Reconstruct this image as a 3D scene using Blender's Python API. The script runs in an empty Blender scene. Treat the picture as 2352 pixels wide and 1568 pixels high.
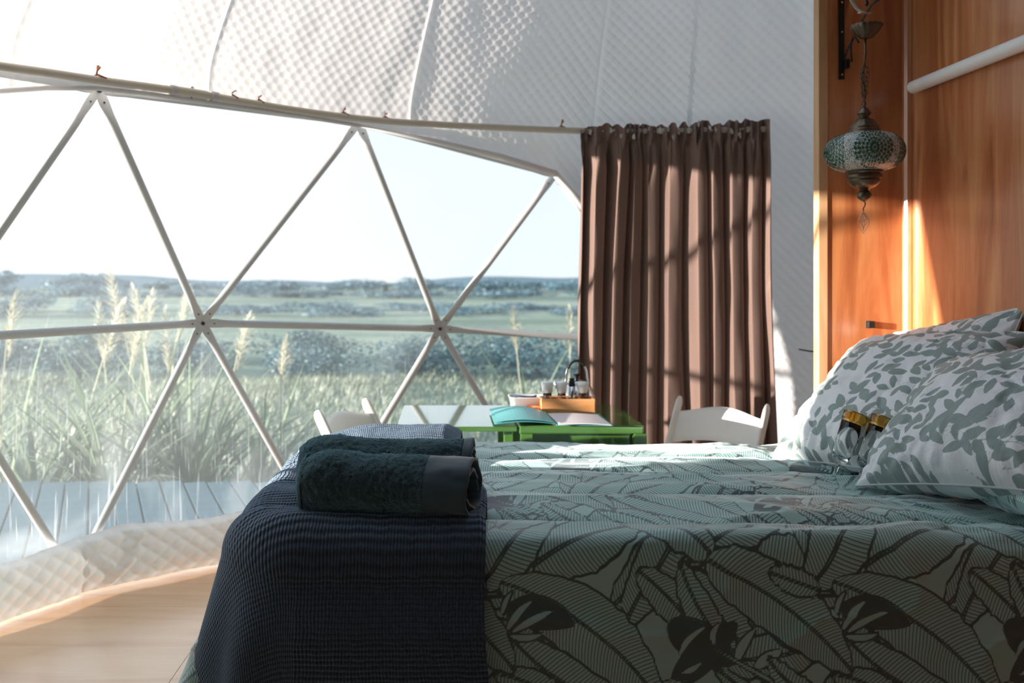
import bpy, bmesh, math, random
import numpy as np
from mathutils import Vector, Matrix
random.seed(7); RNG = np.random.default_rng(7)
PI = math.pi
COL = bpy.context.scene.collection
SC = bpy.context.scene

# ------------------------------------------------------------------ camera, sky, sun, exposure
FPX = 2100.0                                   # focal length in pixels of the 2352 wide frame
EYE = 1.3
cam = bpy.data.cameras.new('camera'); cam_o = bpy.data.objects.new('camera', cam); COL.objects.link(cam_o)
cam_o.location = (0, 0, EYE); cam_o.rotation_euler = (PI/2, 0, 0)
cam.sensor_width = 36; cam.lens = FPX/2352*36
cam.shift_x = 146/2352; cam.shift_y = -144/2352
cam.clip_start = .05; cam.clip_end = 2000
cam.dof.use_dof = True; cam.dof.focus_distance = 2.5; cam.dof.aperture_fstop = 3.0
SC.camera = cam_o
SC.view_settings.view_transform = 'Standard'; SC.view_settings.look = 'None'
SC.view_settings.gamma = 1; SC.view_settings.use_curve_mapping = False
SC.view_settings.exposure = 0.82
world = bpy.data.worlds.new('sky'); SC.world = world; world.use_nodes = True
wn = world.node_tree.nodes; wl = world.node_tree.links; wn.clear()
w_out = wn.new('ShaderNodeOutputWorld'); w_bg = wn.new('ShaderNodeBackground')
w_tc = wn.new('ShaderNodeTexCoord'); w_sep = wn.new('ShaderNodeSeparateXYZ'); w_r = wn.new('ShaderNodeValToRGB')
w_r.color_ramp.elements[0].position = 0.0; w_r.color_ramp.elements[0].color = (.80, .86, .91, 1)
w_r.color_ramp.elements[1].position = .6; w_r.color_ramp.elements[1].color = (.68, .83, 1.0, 1)
wl.new(w_tc.outputs['Generated'], w_sep.inputs[0]); wl.new(w_sep.outputs[2], w_r.inputs[0])
wl.new(w_r.outputs[0], w_bg.inputs[0]); wl.new(w_bg.outputs[0], w_out.inputs[0])
w_bg.inputs[1].default_value = 0.74
SUN_AZ, SUN_EL, SUN_E = math.radians(13.5), math.radians(5.2), 13.0
sun = bpy.data.lights.new('sun', 'SUN'); sun.energy = SUN_E; sun.angle = math.radians(.9); sun.color = (1, .90, .81)
sun_o = bpy.data.objects.new('sun', sun); COL.objects.link(sun_o); sun_o.location = (-6, 1, 4)
sd = Vector((math.cos(SUN_EL)*math.cos(SUN_AZ), math.cos(SUN_EL)*math.sin(SUN_AZ), -math.sin(SUN_EL)))
sun_o.rotation_euler = sd.to_track_quat('-Z', 'Y').to_euler()

# ------------------------------------------------------------------ helpers
def empty(name, loc=(0, 0, 0), rz=0):
    o = bpy.data.objects.new(name, None); COL.objects.link(o); o.location = loc; o.rotation_euler = (0, 0, rz)
    o.empty_display_size = .05
    return o
def tag(o, label=None, cat=None, group=None, kind=None):
    for k, v in (('label', label), ('category', cat), ('group', group), ('kind', kind)):
        if v: o[k] = v
    return o
def thing(name, label, cat, loc=(0, 0, 0), rz=0, group=None): return tag(empty(name, loc, rz), label, cat, group)
def link(name, me, mat=None, parent=None, smooth=False):
    if mat is not None and len(me.materials) == 0: me.materials.append(mat)
    if smooth: me.polygons.foreach_set('use_smooth', [True]*len(me.polygons))
    o = bpy.data.objects.new(name, me); COL.objects.link(o)
    if parent is not None: o.parent = parent
    return o
class MB:
    def __init__(s): s.v = []; s.f = []
    def add(s, v, f):
        n = len(s.v); s.v += [tuple(p) for p in v]; s.f += [tuple(i+n for i in q) for q in f]; return s
    def box(s, c, size, bevel=0.0, rot=None):
        bm = bmesh.new(); bmesh.ops.create_cube(bm, size=1)
        for v in bm.verts: v.co = Vector((v.co.x*size[0], v.co.y*size[1], v.co.z*size[2]))
        if bevel > 0: bmesh.ops.bevel(bm, geom=list(bm.edges), offset=bevel, segments=2, affect='EDGES', profile=.6)
        M = (rot or Matrix.Identity(3)); bm.verts.index_update()
        s.add([M @ v.co + Vector(c) for v in bm.verts], [[v.index for v in f.verts] for f in bm.faces]); bm.free(); return s
    def tube(s, pts, rad, seg=10, squash=None, nrm=None, cap=True):
        pts = [Vector(p) for p in pts]; n = len(pts); V = []; F = []
        rads = rad if hasattr(rad, '__len__') else [rad]*n
        prev = None
        for i, p in enumerate(pts):
            t = (pts[min(i+1, n-1)]-pts[max(i-1, 0)]).normalized()
            if nrm is not None: a = Vector(nrm)
            elif prev is not None: a = prev
            else: a = Vector((0, 0, 1)) if abs(t.z) < .9 else Vector((1, 0, 0))
            a = (a-t*a.dot(t)).normalized(); prev = a; b = t.cross(a)
            sq = squash[i] if squash else (1, 1)
            for k in range(seg):
                g = 2*PI*k/seg
                V.append(p+a*math.cos(g)*rads[i]*sq[0]+b*math.sin(g)*rads[i]*sq[1])
        for i in range(n-1):
            for k in range(seg):
                F.append((i*seg+k, i*seg+(k+1) % seg, (i+1)*seg+(k+1) % seg, (i+1)*seg+k))
        if cap: F.append(tuple(range(seg-1, -1, -1))); F.append(tuple((n-1)*seg+k for k in range(seg)))
        return s.add(V, F)
    def lathe(s, prof, seg=24, M=None, flute=None):
        V = []; F = []; n = len(prof); M = M or Matrix.Identity(4)
        for (r, z) in prof:
            for k in range(seg):
                g = 2*PI*k/seg; rr = r*(1+(flute(k, seg, z) if flute else 0))
                V.append(M @ Vector((rr*math.cos(g), rr*math.sin(g), z)))
        for i in range(n-1):
            for k in range(seg): F.append((i*seg+k, i*seg+(k+1) % seg, (i+1)*seg+(k+1) % seg, (i+1)*seg+k))
        return s.add(V, F)
    def prism(s, pts, thick, M=None):
        n = len(pts); M = M or Matrix.Identity(4)
        V = [M @ Vector((x, y, 0)) for x, y in pts]+[M @ Vector((x, y, thick)) for x, y in pts]
        F = [tuple(range(n-1, -1, -1)), tuple(range(n, 2*n))]+[(i, (i+1) % n, n+(i+1) % n, n+i) for i in range(n)]
        return s.add(V, F)
    def mesh(s, name='m'):
        me = bpy.data.meshes.new(name); me.from_pydata(s.v, [], s.f); me.validate(); me.update(); return me
    def build(s, name, mat, parent=None, smooth=False, autosm=None):
        o = link(name, s.mesh(name), mat, parent, smooth)
        if autosm is not None:
            for p in o.data.polygons: p.use_smooth = True
            o.data.set_sharp_from_angle(angle=math.radians(autosm))
        return o
def grid(name, P, mat, parent=None, attrs=None, mask=None, uv=None, thick=None, smooth=True, flip=False):
    n, m = P.shape[:2]; idx = np.arange(n*m).reshape(n, m)
    q = np.stack([idx[:-1, :-1], idx[1:, :-1], idx[1:, 1:], idx[:-1, 1:]], -1)
    if mask is not None:
        k = mask[:-1, :-1] & mask[1:, :-1] & mask[1:, 1:] & mask[:-1, 1:]; q = q[k]
    q = q.reshape(-1, 4)
    if flip: q = q[:, ::-1]
    V = P.reshape(-1, 3)
    used = np.unique(q); rem = np.full(n*m, -1); rem[used] = np.arange(len(used)); q = rem[q]; V = V[used]
    me = bpy.data.meshes.new(name); me.vertices.add(len(V)); me.vertices.foreach_set('co', V.astype(np.float32).ravel())
    me.loops.add(q.size); me.loops.foreach_set('vertex_index', q.ravel().astype(np.int32))
    me.polygons.add(len(q)); me.polygons.foreach_set('loop_start', np.arange(0, q.size, 4, dtype=np.int32))
    me.update(calc_edges=True)
    me.polygons.foreach_set('use_smooth', np.full(len(q), smooth))
    for an, arr in (attrs or {}).items():
        a = me.attributes.new(an, 'FLOAT_VECTOR', 'POINT'); a.data.foreach_set('vector', arr.reshape(-1, 3)[used].astype(np.float32).ravel())
    if uv is not None:
        a = me.attributes.new('cloth', 'FLOAT_VECTOR', 'POINT')
        u3 = np.zeros((len(used), 3), np.float32); u3[:, :2] = uv.reshape(-1, 2)[used]; a.data.foreach_set('vector', u3.ravel())
    o = link(name, me, mat, parent)
    if thick:
        md = o.modifiers.new('thickness', 'SOLIDIFY'); md.thickness = thick; md.offset = -1
    return o
def _h(i, j, s): 
    x = np.sin(i*127.1+j*311.7+s*74.7)*43758.5453; return x-np.floor(x)
def noise(x, y, s=0):
    x = np.asarray(x, float); y = np.asarray(y, float)
    i = np.floor(x); j = np.floor(y); u = x-i; v = y-j; u = u*u*(3-2*u); v = v*v*(3-2*v)
    return ((_h(i, j, s)*(1-u)+_h(i+1, j, s)*u)*(1-v)+(_h(i, j+1, s)*(1-u)+_h(i+1, j+1, s)*u)*v)*2-1
def fbm(x, y, s=0, o=4):
    r = 0; a = .5
    for k in range(o): r = r+a*noise(x*2**k, y*2**k, s+k*13); a *= .5
    return r
def sstep(a, b, x): t = np.clip((x-a)/(b-a), 0, 1); return t*t*(3-2*t)

# ------------------------------------------------------------------ materials
def newmat(name):
    m = bpy.data.materials.new(name); m.use_nodes = True; nt = m.node_tree; nt.nodes.clear()
    out = nt.nodes.new('ShaderNodeOutputMaterial'); return m, nt, out
def nd(nt, t, **kw):
    n = nt.nodes.new(t)
    for k, v in kw.items():
        if k in ('ins',):
            for a, b in v.items(): n.inputs[a].default_value = b
        else: setattr(n, k, v)
    return n
def mth(nt, op, a, b=None, clamp=False):
    n = nt.nodes.new('ShaderNodeMath'); n.operation = op; n.use_clamp = clamp
    for i, x in enumerate((a, b)):
        if x is None: continue
        if isinstance(x, (int, float)): n.inputs[i].default_value = x
        else: nt.links.new(x, n.inputs[i])
    return n.outputs[0]
def mixc(nt, f, a, b):
    n = nt.nodes.new('ShaderNodeMix'); n.data_type = 'RGBA'
    for i, x in ((0, f), (6, a), (7, b)):
        if isinstance(x, (int, float)): n.inputs[i].default_value = x
        elif isinstance(x, tuple): n.inputs[i].default_value = (*x[:3], 1)
        else: nt.links.new(x, n.inputs[i])
    return n.outputs[2]
def coords(nt, scale=(1, 1, 1), src='Object', attr=None, rot=(0, 0, 0)):
    if attr: t = nd(nt, 'ShaderNodeAttribute', attribute_name=attr); o = t.outputs['Vector']
    else: t = nd(nt, 'ShaderNodeTexCoord'); o = t.outputs[src]
    mp = nd(nt, 'ShaderNodeMapping'); mp.inputs['Scale'].default_value = scale; mp.inputs['Rotation'].default_value = rot
    nt.links.new(o, mp.inputs[0]); return mp.outputs[0]
def ntex(nt, vec, scale=5, detail=4, rough=.6, dist=0):
    n = nd(nt, 'ShaderNodeTexNoise', ins={'Scale': scale, 'Detail': detail, 'Roughness': rough, 'Distortion': dist}); nt.links.new(vec, n.inputs['Vector']); return n.outputs[0]
def ramp(nt, f, *st):
    r = nd(nt, 'ShaderNodeValToRGB'); cr = r.color_ramp
    while len(cr.elements) < len(st): cr.elements.new(.5)
    for e, (p, c) in zip(cr.elements, st):
        e.position = p; e.color = (*c, 1) if isinstance(c, tuple) else (c, c, c, 1)
    nt.links.new(f, r.inputs[0]); return r.outputs[0]
def bump(nt, h, strength=.3, dist=.002):
    b = nd(nt, 'ShaderNodeBump', ins={'Strength': strength, 'Distance': dist}); nt.links.new(h, b.inputs['Height']); return b.outputs[0]
def pbsdf(nt, out, col, rough=.5, metal=0, **kw):
    p = nd(nt, 'ShaderNodeBsdfPrincipled'); p.inputs['Metallic'].default_value = metal
    for nm, x in (('Base Color', col), ('Roughness', rough)):
        if isinstance(x, (int, float)): p.inputs[nm].default_value = x
        elif isinstance(x, tuple): p.inputs[nm].default_value = (*x[:3], 1)
        else: nt.links.new(x, p.inputs[nm])
    for k, v in kw.items():
        k = k.replace('_', ' ')
        if isinstance(v, (int, float, tuple)): p.inputs[k].default_value = v
        else: nt.links.new(v, p.inputs[k])
    if out is not None: nt.links.new(p.outputs[0], out.inputs[0])
    return p
def simple(name, col, rough=.5, metal=0, var=.12, scale=30, bmp=0, bscale=200, **kw):
    m, nt, out = newmat(name); c = coords(nt); n = ntex(nt, c, scale, 3)
    a = tuple(x*(1-var) for x in col); b = tuple(min(1, x*(1+var)) for x in col)
    if bmp: kw['Normal'] = bump(nt, ntex(nt, c, bscale, 2), .5, bmp)
    pbsdf(nt, out, mixc(nt, n, a, b), rough, metal, **kw); return m
def wood(name, c1, c2, c3, axis=2, rough=.35, sc=1.0, spots=.6, coat=.0, wear=None):
    m, nt, out = newmat(name); s = [7, 7, 7]; s[axis] = .9
    c = coords(nt, tuple(x*sc for x in s)); n = ntex(nt, c, 1.6, 6, .55, 1.2)
    g = ntex(nt, coords(nt, tuple((220 if i != axis else 5)*sc for i in range(3))), 1, 2)
    col = ramp(nt, n, (.3, c1), (.5, c2), (.72, c3))
    col = mixc(nt, mth(nt, 'MULTIPLY', g, .35), col, tuple(x*.6 for x in c1))
    kn = ntex(nt, coords(nt, tuple((9 if i != axis else 4)*sc for i in range(3))), 1, 2)
    col = mixc(nt, ramp(nt, kn, (.70, 0.0), (.80, spots)), col, tuple(x*.35 for x in c1))
    kw = dict(Normal=bump(nt, g, .15, .0006), Coat_Weight=coat, Coat_Roughness=.22, Coat_IOR=1.75)
    pbsdf(nt, out, col, rough, 0, **kw); return m
M = {}
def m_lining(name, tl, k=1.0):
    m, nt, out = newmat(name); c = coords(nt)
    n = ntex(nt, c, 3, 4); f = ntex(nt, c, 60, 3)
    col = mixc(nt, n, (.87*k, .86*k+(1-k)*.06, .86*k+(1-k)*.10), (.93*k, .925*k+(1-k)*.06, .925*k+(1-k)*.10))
    bp = bump(nt, f, .3, .0015)
    d = nd(nt, 'ShaderNodeBsdfDiffuse'); t = nd(nt, 'ShaderNodeBsdfTranslucent'); mx = nd(nt, 'ShaderNodeMixShader'); mx.inputs[0].default_value = tl
    for b in (d, t): nt.links.new(col, b.inputs[0]); nt.links.new(bp, b.inputs['Normal'])
    nt.links.new(d.outputs[0], mx.inputs[1]); nt.links.new(t.outputs[0], mx.inputs[2]); nt.links.new(mx.outputs[0], out.inputs[0]); return m
def m_film():
    m, nt, out = newmat('clear_vinyl_film')
    c1 = coords(nt, (1, 1, 1)); sm = ntex(nt, c1, 1.1, 3, .5, 2.2); smr = ramp(nt, sm, (.5, 0.0), (.66, 1.0))
    st = ntex(nt, coords(nt, (90, 90, 1.6)), 1, 2, .5); str_ = ramp(nt, st, (.60, 0.0), (.70, 1.0))
    tex = nd(nt, 'ShaderNodeTexCoord'); sp = nd(nt, 'ShaderNodeSeparateXYZ'); nt.links.new(tex.outputs['Object'], sp.inputs[0])
    low = mth(nt, 'SUBTRACT', 1.25, sp.outputs[2], True)
    fac = mth(nt, 'ADD', mth(nt, 'ADD', .13, mth(nt, 'MULTIPLY', smr, mth(nt, 'ADD', .03, mth(nt, 'MULTIPLY', low, .15)))), mth(nt, 'MULTIPLY', str_, mth(nt, 'MULTIPLY', low, .26)), True)
    tr = nd(nt, 'ShaderNodeBsdfTransparent', ins={'Color': (.97, .985, .985, 1)})
    tl = nd(nt, 'ShaderNodeBsdfTranslucent', ins={'Color': (.40, .44, .46, 1)})
    gl = nd(nt, 'ShaderNodeBsdfGlossy', ins={'Roughness': .12}); fr = nd(nt, 'ShaderNodeFresnel', ins={'IOR': 1.3})
    bp = bump(nt, ntex(nt, c1, 4, 3), .5, .01); nt.links.new(bp, gl.inputs['Normal'])
    m1 = nd(nt, 'ShaderNodeMixShader'); nt.links.new(fac, m1.inputs[0]); nt.links.new(tr.outputs[0], m1.inputs[1]); nt.links.new(tl.outputs[0], m1.inputs[2])
    m2 = nd(nt, 'ShaderNodeMixShader'); nt.links.new(mth(nt, 'MULTIPLY', fr.outputs[0], .5), m2.inputs[0]); nt.links.new(m1.outputs[0], m2.inputs[1]); nt.links.new(gl.outputs[0], m2.inputs[2])
    nt.links.new(m2.outputs[0], out.inputs[0]); return m
def m_addedfilm():  # haze-free film of the added roof window, lets more light in
    m, nt, out = newmat('added_window_film'); tr = nd(nt, 'ShaderNodeBsdfTransparent', ins={'Color': (.98, .99, .99, 1)}); gl = nd(nt, 'ShaderNodeBsdfGlossy', ins={'Roughness': .1}); fr = nd(nt, 'ShaderNodeFresnel', ins={'IOR': 1.3})
    mx = nd(nt, 'ShaderNodeMixShader'); nt.links.new(fr.outputs[0], mx.inputs[0]); nt.links.new(tr.outputs[0], mx.inputs[1]); nt.links.new(gl.outputs[0], mx.inputs[2]); nt.links.new(mx.outputs[0], out.inputs[0]); return m
def m_palm():
    m, nt, out = newmat('palm_print_cotton')
    a = nd(nt, 'ShaderNodeAttribute', attribute_name='print'); sp = nd(nt, 'ShaderNodeSeparateXYZ'); nt.links.new(a.outputs['Vector'], sp.inputs[0])
    ph, di, w = sp.outputs[0], sp.outputs[1], sp.outputs[2]
    s = mth(nt, 'SINE', ph); stripe = nd(nt, 'ShaderNodeMapRange', ins={1: .35, 2: .8, 3: 0, 4: 1}); nt.links.new(s, stripe.inputs[0])
    stripe = mth(nt, 'MULTIPLY', stripe.outputs[0], mth(nt, 'MULTIPLY', w, 1.0, True))
    edge = nd(nt, 'ShaderNodeMapRange', ins={1: .0024, 2: .0036, 3: 1, 4: 0}); nt.links.new(di, edge.inputs[0])
    dark = nd(nt, 'ShaderNodeMapRange', ins={1: -.45, 2: -.55, 3: 0, 4: 1}); nt.links.new(w, dark.inputs[0])
    ink = mth(nt, 'MAXIMUM', mth(nt, 'MAXIMUM', mth(nt, 'MULTIPLY', stripe, .85), edge.outputs[0]), dark.outputs[0])
    c = coords(nt, attr='cloth'); n = ntex(nt, c, 3, 3)
    base = mixc(nt, n, (.38, .62, .56), (.45, .68, .63))
    col = mixc(nt, ink, base, (.045, .078, .074))
    wv = ntex(nt, coords(nt, (1, 1, 1), attr='cloth'), 260, 2)
    cr = ntex(nt, coords(nt, (9, 22, 1), attr='cloth'), 1, 5, .6, .6)
    h = mth(nt, 'ADD', mth(nt, 'MULTIPLY', cr, 1.0), mth(nt, 'MULTIPLY', wv, .03))
    pbsdf(nt, out, col, .42, 0, Normal=bump(nt, h, .8, .006), Sheen_Weight=1.0, Sheen_Roughness=.4, Sheen_Tint=(.8, .95, 1, 1), Specular_IOR_Level=.7, Coat_Weight=.6, Coat_Roughness=.5, Coat_IOR=1.6, Coat_Tint=(.95, .98, 1, 1))
    return m
def m_floral():
    m, nt, out = newmat('leaf_print_pillowcase')
    a = nd(nt, 'ShaderNodeAttribute', attribute_name='print'); sp = nd(nt, 'ShaderNodeSeparateXYZ'); nt.links.new(a.outputs['Vector'], sp.inputs[0])
    k = nd(nt, 'ShaderNodeMapRange', ins={1: -.0008, 2: .0008, 3: 0, 4: 1}); nt.links.new(sp.outputs[0], k.inputs[0])
    c = coords(nt, attr='cloth'); n = ntex(nt, c, 4, 3)
    col = mixc(nt, k.outputs[0], mixc(nt, n, (.74, .77, .79), (.84, .86, .87)), mixc(nt, n, (.20, .27, .25), (.30, .37, .35)))
    cr = ntex(nt, coords(nt, (10, 7, 1), attr='cloth'), 1, 5, .6, 1.0)
    pbsdf(nt, out, col, .6, 0, Normal=bump(nt, cr, .9, .008), Sheen_Weight=.3)
    return m
def m_knit():
    m, nt, out = newmat('navy_knit'); c = nd(nt, 'ShaderNodeAttribute', attribute_name='cloth')
    sp = nd(nt, 'ShaderNodeSeparateXYZ'); nt.links.new(c.outputs['Vector'], sp.inputs[0])
    wob = mth(nt, 'MULTIPLY', ntex(nt, coords(nt, attr='cloth'), 18, 3), .011)
    u = mth(nt, 'MULTIPLY', mth(nt, 'ADD', sp.outputs[0], wob), 2*PI/.0074); v = mth(nt, 'MULTIPLY', mth(nt, 'ADD', sp.outputs[1], wob), 2*PI/.0112)
    row = mth(nt, 'SINE', mth(nt, 'ADD', mth(nt, 'MULTIPLY', u, .5), mth(nt, 'MULTIPLY', v, .5)))
    col_ = mth(nt, 'SINE', mth(nt, 'SUBTRACT', mth(nt, 'MULTIPLY', u, .5), mth(nt, 'MULTIPLY', v, .5)))
    h = mth(nt, 'MULTIPLY', row, col_)
    hh = mth(nt, 'ADD', mth(nt, 'MULTIPLY', h, .5), .5)
    col = mixc(nt, hh, (.005, .011, .022), (.038, .078, .130))
    fz = ntex(nt, coords(nt, attr='cloth'), 500, 2)
    pbsdf(nt, out, col, .8, 0, Normal=bump(nt, mth(nt, 'ADD', h, mth(nt, 'MULTIPLY', fz, .4)), 1.0, .0035), Sheen_Weight=.8, Sheen_Roughness=.5, Sheen_Tint=(.55, .75, 1, 1)); return m
def m_terry():
    m, nt, out = newmat('teal_terry'); c = coords(nt)
    n = ntex(nt, c, 160, 4, .7); n2 = ntex(nt, c, 25, 3)
    col = mixc(nt, n, (.007, .019, .024), (.045, .095, .110))
    pbsdf(nt, out, col, .95, 0, Normal=bump(nt, mth(nt, 'ADD', n, mth(nt, 'MULTIPLY', n2, .6)), 1.0, .010), Sheen_Weight=1.0, Sheen_Roughness=.5, Sheen_Tint=(.45, .85, 1, 1)); return m
def m_curtain():
    m, nt, out = newmat('brown_curtain_cloth'); n = ntex(nt, coords(nt, (1, 1, 1), attr='cloth'), 160, 4, .75); n2 = ntex(nt, coords(nt, (1, 1, 1), attr='cloth'), 3, 2)
    col = mixc(nt, n, (.14, .088, .07), (.31, .205, .17)); col = mixc(nt, mth(nt, 'MULTIPLY', n2, .4), col, (.26, .165, .135))
    pbsdf(nt, out, col, .9, 0, Normal=bump(nt, n, .4, .0012), Sheen_Weight=.25); return m
def m_ground():
    m, nt, out = newmat('meadow_ground'); c = coords(nt, (1, 1, 1)); n = ntex(nt, coords(nt, (.05, .16, 1)), 1, 4); n2 = ntex(nt, c, 1.6, 5, .7)
    col = ramp(nt, n, (.35, (.10, .16, .13)), (.5, (.22, .28, .23)), (.65, (.34, .37, .31)))
    col = mixc(nt, mth(nt, 'MULTIPLY', n2, .5), col, (.16, .22, .10))
    pbsdf(nt, out, col, .9, 0, Normal=bump(nt, n2, .8, .1)); return m
def m_glass(name, col, rough=0.0, ior=1.45):
    m, nt, out = newmat(name)
    pbsdf(nt, out, col, rough, 0, Transmission_Weight=1.0, IOR=ior); return m
M['lining'] = m_lining('quilted_white_lining', .24); M['bandlining'] = m_lining('kick_band_lining', .05); M['rearlining'] = m_lining('opaque_lining', .0, .36); M['film'] = m_film(); M['addedfilm'] = m_addedfilm(); M['palm'] = m_palm(); M['floral'] = m_floral(); M['knit'] = m_knit(); M['terry'] = m_terry()
M['curtain'] = m_curtain(); M['ground'] = m_ground()
M['hem'] = simple('towel_band', (.032, .078, .110), .6, bmp=.0006, bscale=600, Sheen_Weight=.6)
M['strut'] = simple('cream_painted_steel', (.56, .58, .59), .42, 0, .05, 20, bmp=.0003)
M['rail'] = simple('aged_cream_pole', (.66, .62, .54), .4, 0, .08, 12)
M['bolt'] = simple('dark_bolt', (.08, .06, .05), .4, .8)
M['copper'] = simple('copper_wire', (.42, .18, .10), .4, .6, .3)
M['ply'] = wood('varnished_plywood', (.31, .082, .027), (.54, .19, .065), (.70, .35, .15), 2, .34, .8, .6, .9)
M['stud'] = wood('pine_stud', (.56, .30, .14), (.64, .38, .20), (.70, .45, .26), 2, .45, 1.5, .3)
M['floorply'] = wood('floor_plywood', (.60, .33, .17), (.70, .42, .24), (.76, .50, .31), 0, .3, .7, .5, .6)
M['deck'] = simple('weathered_decking', (.05, .115, .145), .7, 0, .25, 8, bmp=.002, bscale=40)
M['green'] = simple('green_gloss_paint', (.075, .19, .030), .12, 0, .1, 8, Coat_Weight=1.0, Coat_Roughness=.05, Coat_IOR=2.0, Specular_IOR_Level=1.0)
M['chair'] = simple('white_resin', (.82, .79, .74), .32, 0, .03, 20)
M['bronze'] = simple('aged_bronze', (.13, .095, .065), .36, .85, .35, 60)
M['black'] = simple('black_steel', (.012, .014, .014), .5, .3, .2)
M['cable'] = simple('clear_cord', (.55, .5, .45), .3)
M['caddywood'] = wood('caddy_bamboo', (.72, .30, .10), (.80, .38, .15), (.84, .45, .2), 0, .45, 5, 0)
M['white'] = simple('white_plastic', (.80, .81, .82), .3, 0, .03)
M['steel'] = simple('brushed_steel', (.62, .62, .62), .2, 1.0, .05)
M['teal'] = simple('teal_card', (.09, .37, .37), .4, 0, .1, 10)
M['paper'] = simple('printed_paper', (.72, .66, .68), .5, 0, .06, 14)
M['orange'] = simple('orange_cloth', (.75, .17, .06), .8, 0, .2, 60)
M['navy'] = simple('navy_cord', (.03, .05, .09), .5)
M['amber'] = m_glass('amber_glass', (.98, .58, .12))
M['glass'] = m_glass('clear_glass', (.97, .98, .98))
M['jarglass'] = m_glass('jar_glass', (.95, .96, .96))
M['coffee'] = simple('brown_granules', (.16, .055, .02), .8, 0, .5, 300)
M['tube'] = simple('white_conduit', (.80, .76, .73), .35, 0, .04)
M['sheet'] = simple('bed_base_fabric', (.16, .19, .17), .8)
M['tile'] = simple('green_mosaic_glass', (.015, .085, .05), .12, 0, .6, 120, Coat_Weight=.6)
M['tuft'] = simple('frayed_lining', (.70, .69, .66), .9)
def m_crackle():
    m, nt, out = newmat('crackled_bead_glass'); c = coords(nt)
    vo = nd(nt, 'ShaderNodeTexVoronoi', feature='DISTANCE_TO_EDGE', ins={'Scale': 190.0}); nt.links.new(c, vo.inputs['Vector'])
    col = ramp(nt, vo.outputs[0], (.05, (.10, .12, .10)), (.22, (.95, .98, .93)))
    pbsdf(nt, out, col, .25, 0, Transmission_Weight=.15, Normal=bump(nt, vo.outputs[0], .6, .002)); return m
M['crackle'] = m_crackle()
def m_leaf(name, a, b, tr=.35):
    m, nt, out = newmat(name); oi = nd(nt, 'ShaderNodeObjectInfo'); n = ntex(nt, coords(nt), 6, 2)
    f = mth(nt, 'ADD', mth(nt, 'MULTIPLY', oi.outputs['Random'], .7), mth(nt, 'MULTIPLY', n, .3), True); col = mixc(nt, f, a, b)
    p = pbsdf(nt, None, col, .5); t = nd(nt, 'ShaderNodeBsdfTranslucent'); nt.links.new(col, t.inputs[0])
    mx = nd(nt, 'ShaderNodeMixShader', ins={0: tr}); nt.links.new(p.outputs[0], mx.inputs[1]); nt.links.new(t.outputs[0], mx.inputs[2]); nt.links.new(mx.outputs[0], out.inputs[0]); return m
M['flax'] = m_leaf('flax_leaf', (.035, .08, .045), (.30, .38, .24))
M['straw'] = m_leaf('straw_plume', (.42, .41, .30), (.62, .61, .48))
M['reed'] = m_leaf('meadow_blade', (.15, .20, .14), (.36, .38, .29))
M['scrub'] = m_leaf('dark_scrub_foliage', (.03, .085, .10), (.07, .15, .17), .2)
M['far'] = m_leaf('distant_foliage', (.06, .135, .175), (.11, .20, .245), .1)  # blue tone puts distance haze into the leaf colour

# ------------------------------------------------------------------ dome geometry
DC = np.array([.75, 1.92, .54]); DR = 3.0
def sph(az, el, R=DR):
    a, e = math.radians(az), math.radians(el)
    return Vector((DC[0]+R*math.cos(e)*math.cos(a), DC[1]+R*math.cos(e)*math.sin(a), DC[2]+R*math.sin(e)))
def sphnp(az, el, R):
    a, e = np.radians(az), np.radians(el)
    return np.stack([DC[0]+R*np.cos(e)*np.cos(a), DC[1]+R*np.cos(e)*np.sin(a), DC[2]+R*np.sin(e)], -1)
def W(px, py, Y):                              # the point that a photo pixel shows at depth Y
    k = Y/FPX; return Vector(((px-1030)*k, Y, EYE+(640-py)*k))
HUB = {'T0': (166, 28.5), 'T1': (143.1, 29.6), 'T2': (116.6, 29.7), 'T3': (94.5, 25.4), 'L': (152.7, 10.4), 'A': (129.6, 10.7), 'B': (105.6, 9.6), 'C': (80.5, 8.0),
       'D0': (165, -9.3), 'M': (176, 10), 'DM': (177, -9.3), 'D': (141.0, -9.2), 'E': (118.1, -9.2), 'F': (94.1, -9.4)}
HP = {k: sph(*v) for k, v in HUB.items()}

# --- outside ground, deck
gm = MB()
GZ = -.35
N = 60
gv = [(x, y, GZ+(0 if y < 12 else .25*math.sin(x*.03)*math.sin(y*.05))-(.0 if y < 8 else 0)) for y in np.concatenate([np.linspace(-30, 60, 46), np.linspace(70, 400, 24)]) for x in np.linspace(-260, 260, N)]
gf = [(r*N+c, r*N+c+1, (r+1)*N+c+1, (r+1)*N+c) for r in range(69) for c in range(N-1)]
o = gm.add(gv, gf).build('ground', M['ground'], None, True); tag(o, kind='structure')
deck = tag(empty('deck', (0, 0, 0)), kind='structure')
dang = math.atan2(-.388, 1)                     # board direction turns left of the view
fl_parts = []
dboard = MB().box((0, 0, -.02), (.137, 3.4, .04), .003).mesh('deck_board')
cosd, sind = math.cos(-dang), math.sin(-dang)
dir_ = Vector((math.sin(dang), math.cos(dang), 0)); per = Vector((math.cos(dang), -math.sin(dang), 0))
for i in range(-17, 30):
    c = Vector((-2.9, 5.95, -.085))+per*(i*.149)
    # boards end at the far deck edge Y about 6.2
    t = (6.25+.02*math.sin(i*2.1)-c.y)/dir_.y
    p = c+dir_*(t-1.7)
    if p.x > 2.9: break
    b = link('board', dboard, M['deck'], deck); b.location = p; b.rotation_euler = (0, 0, -dang)
fj = MB().box((0, 6.23, -.24), (9, .03, .22), .003); fj.build('fascia', M['deck'], deck)

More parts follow.
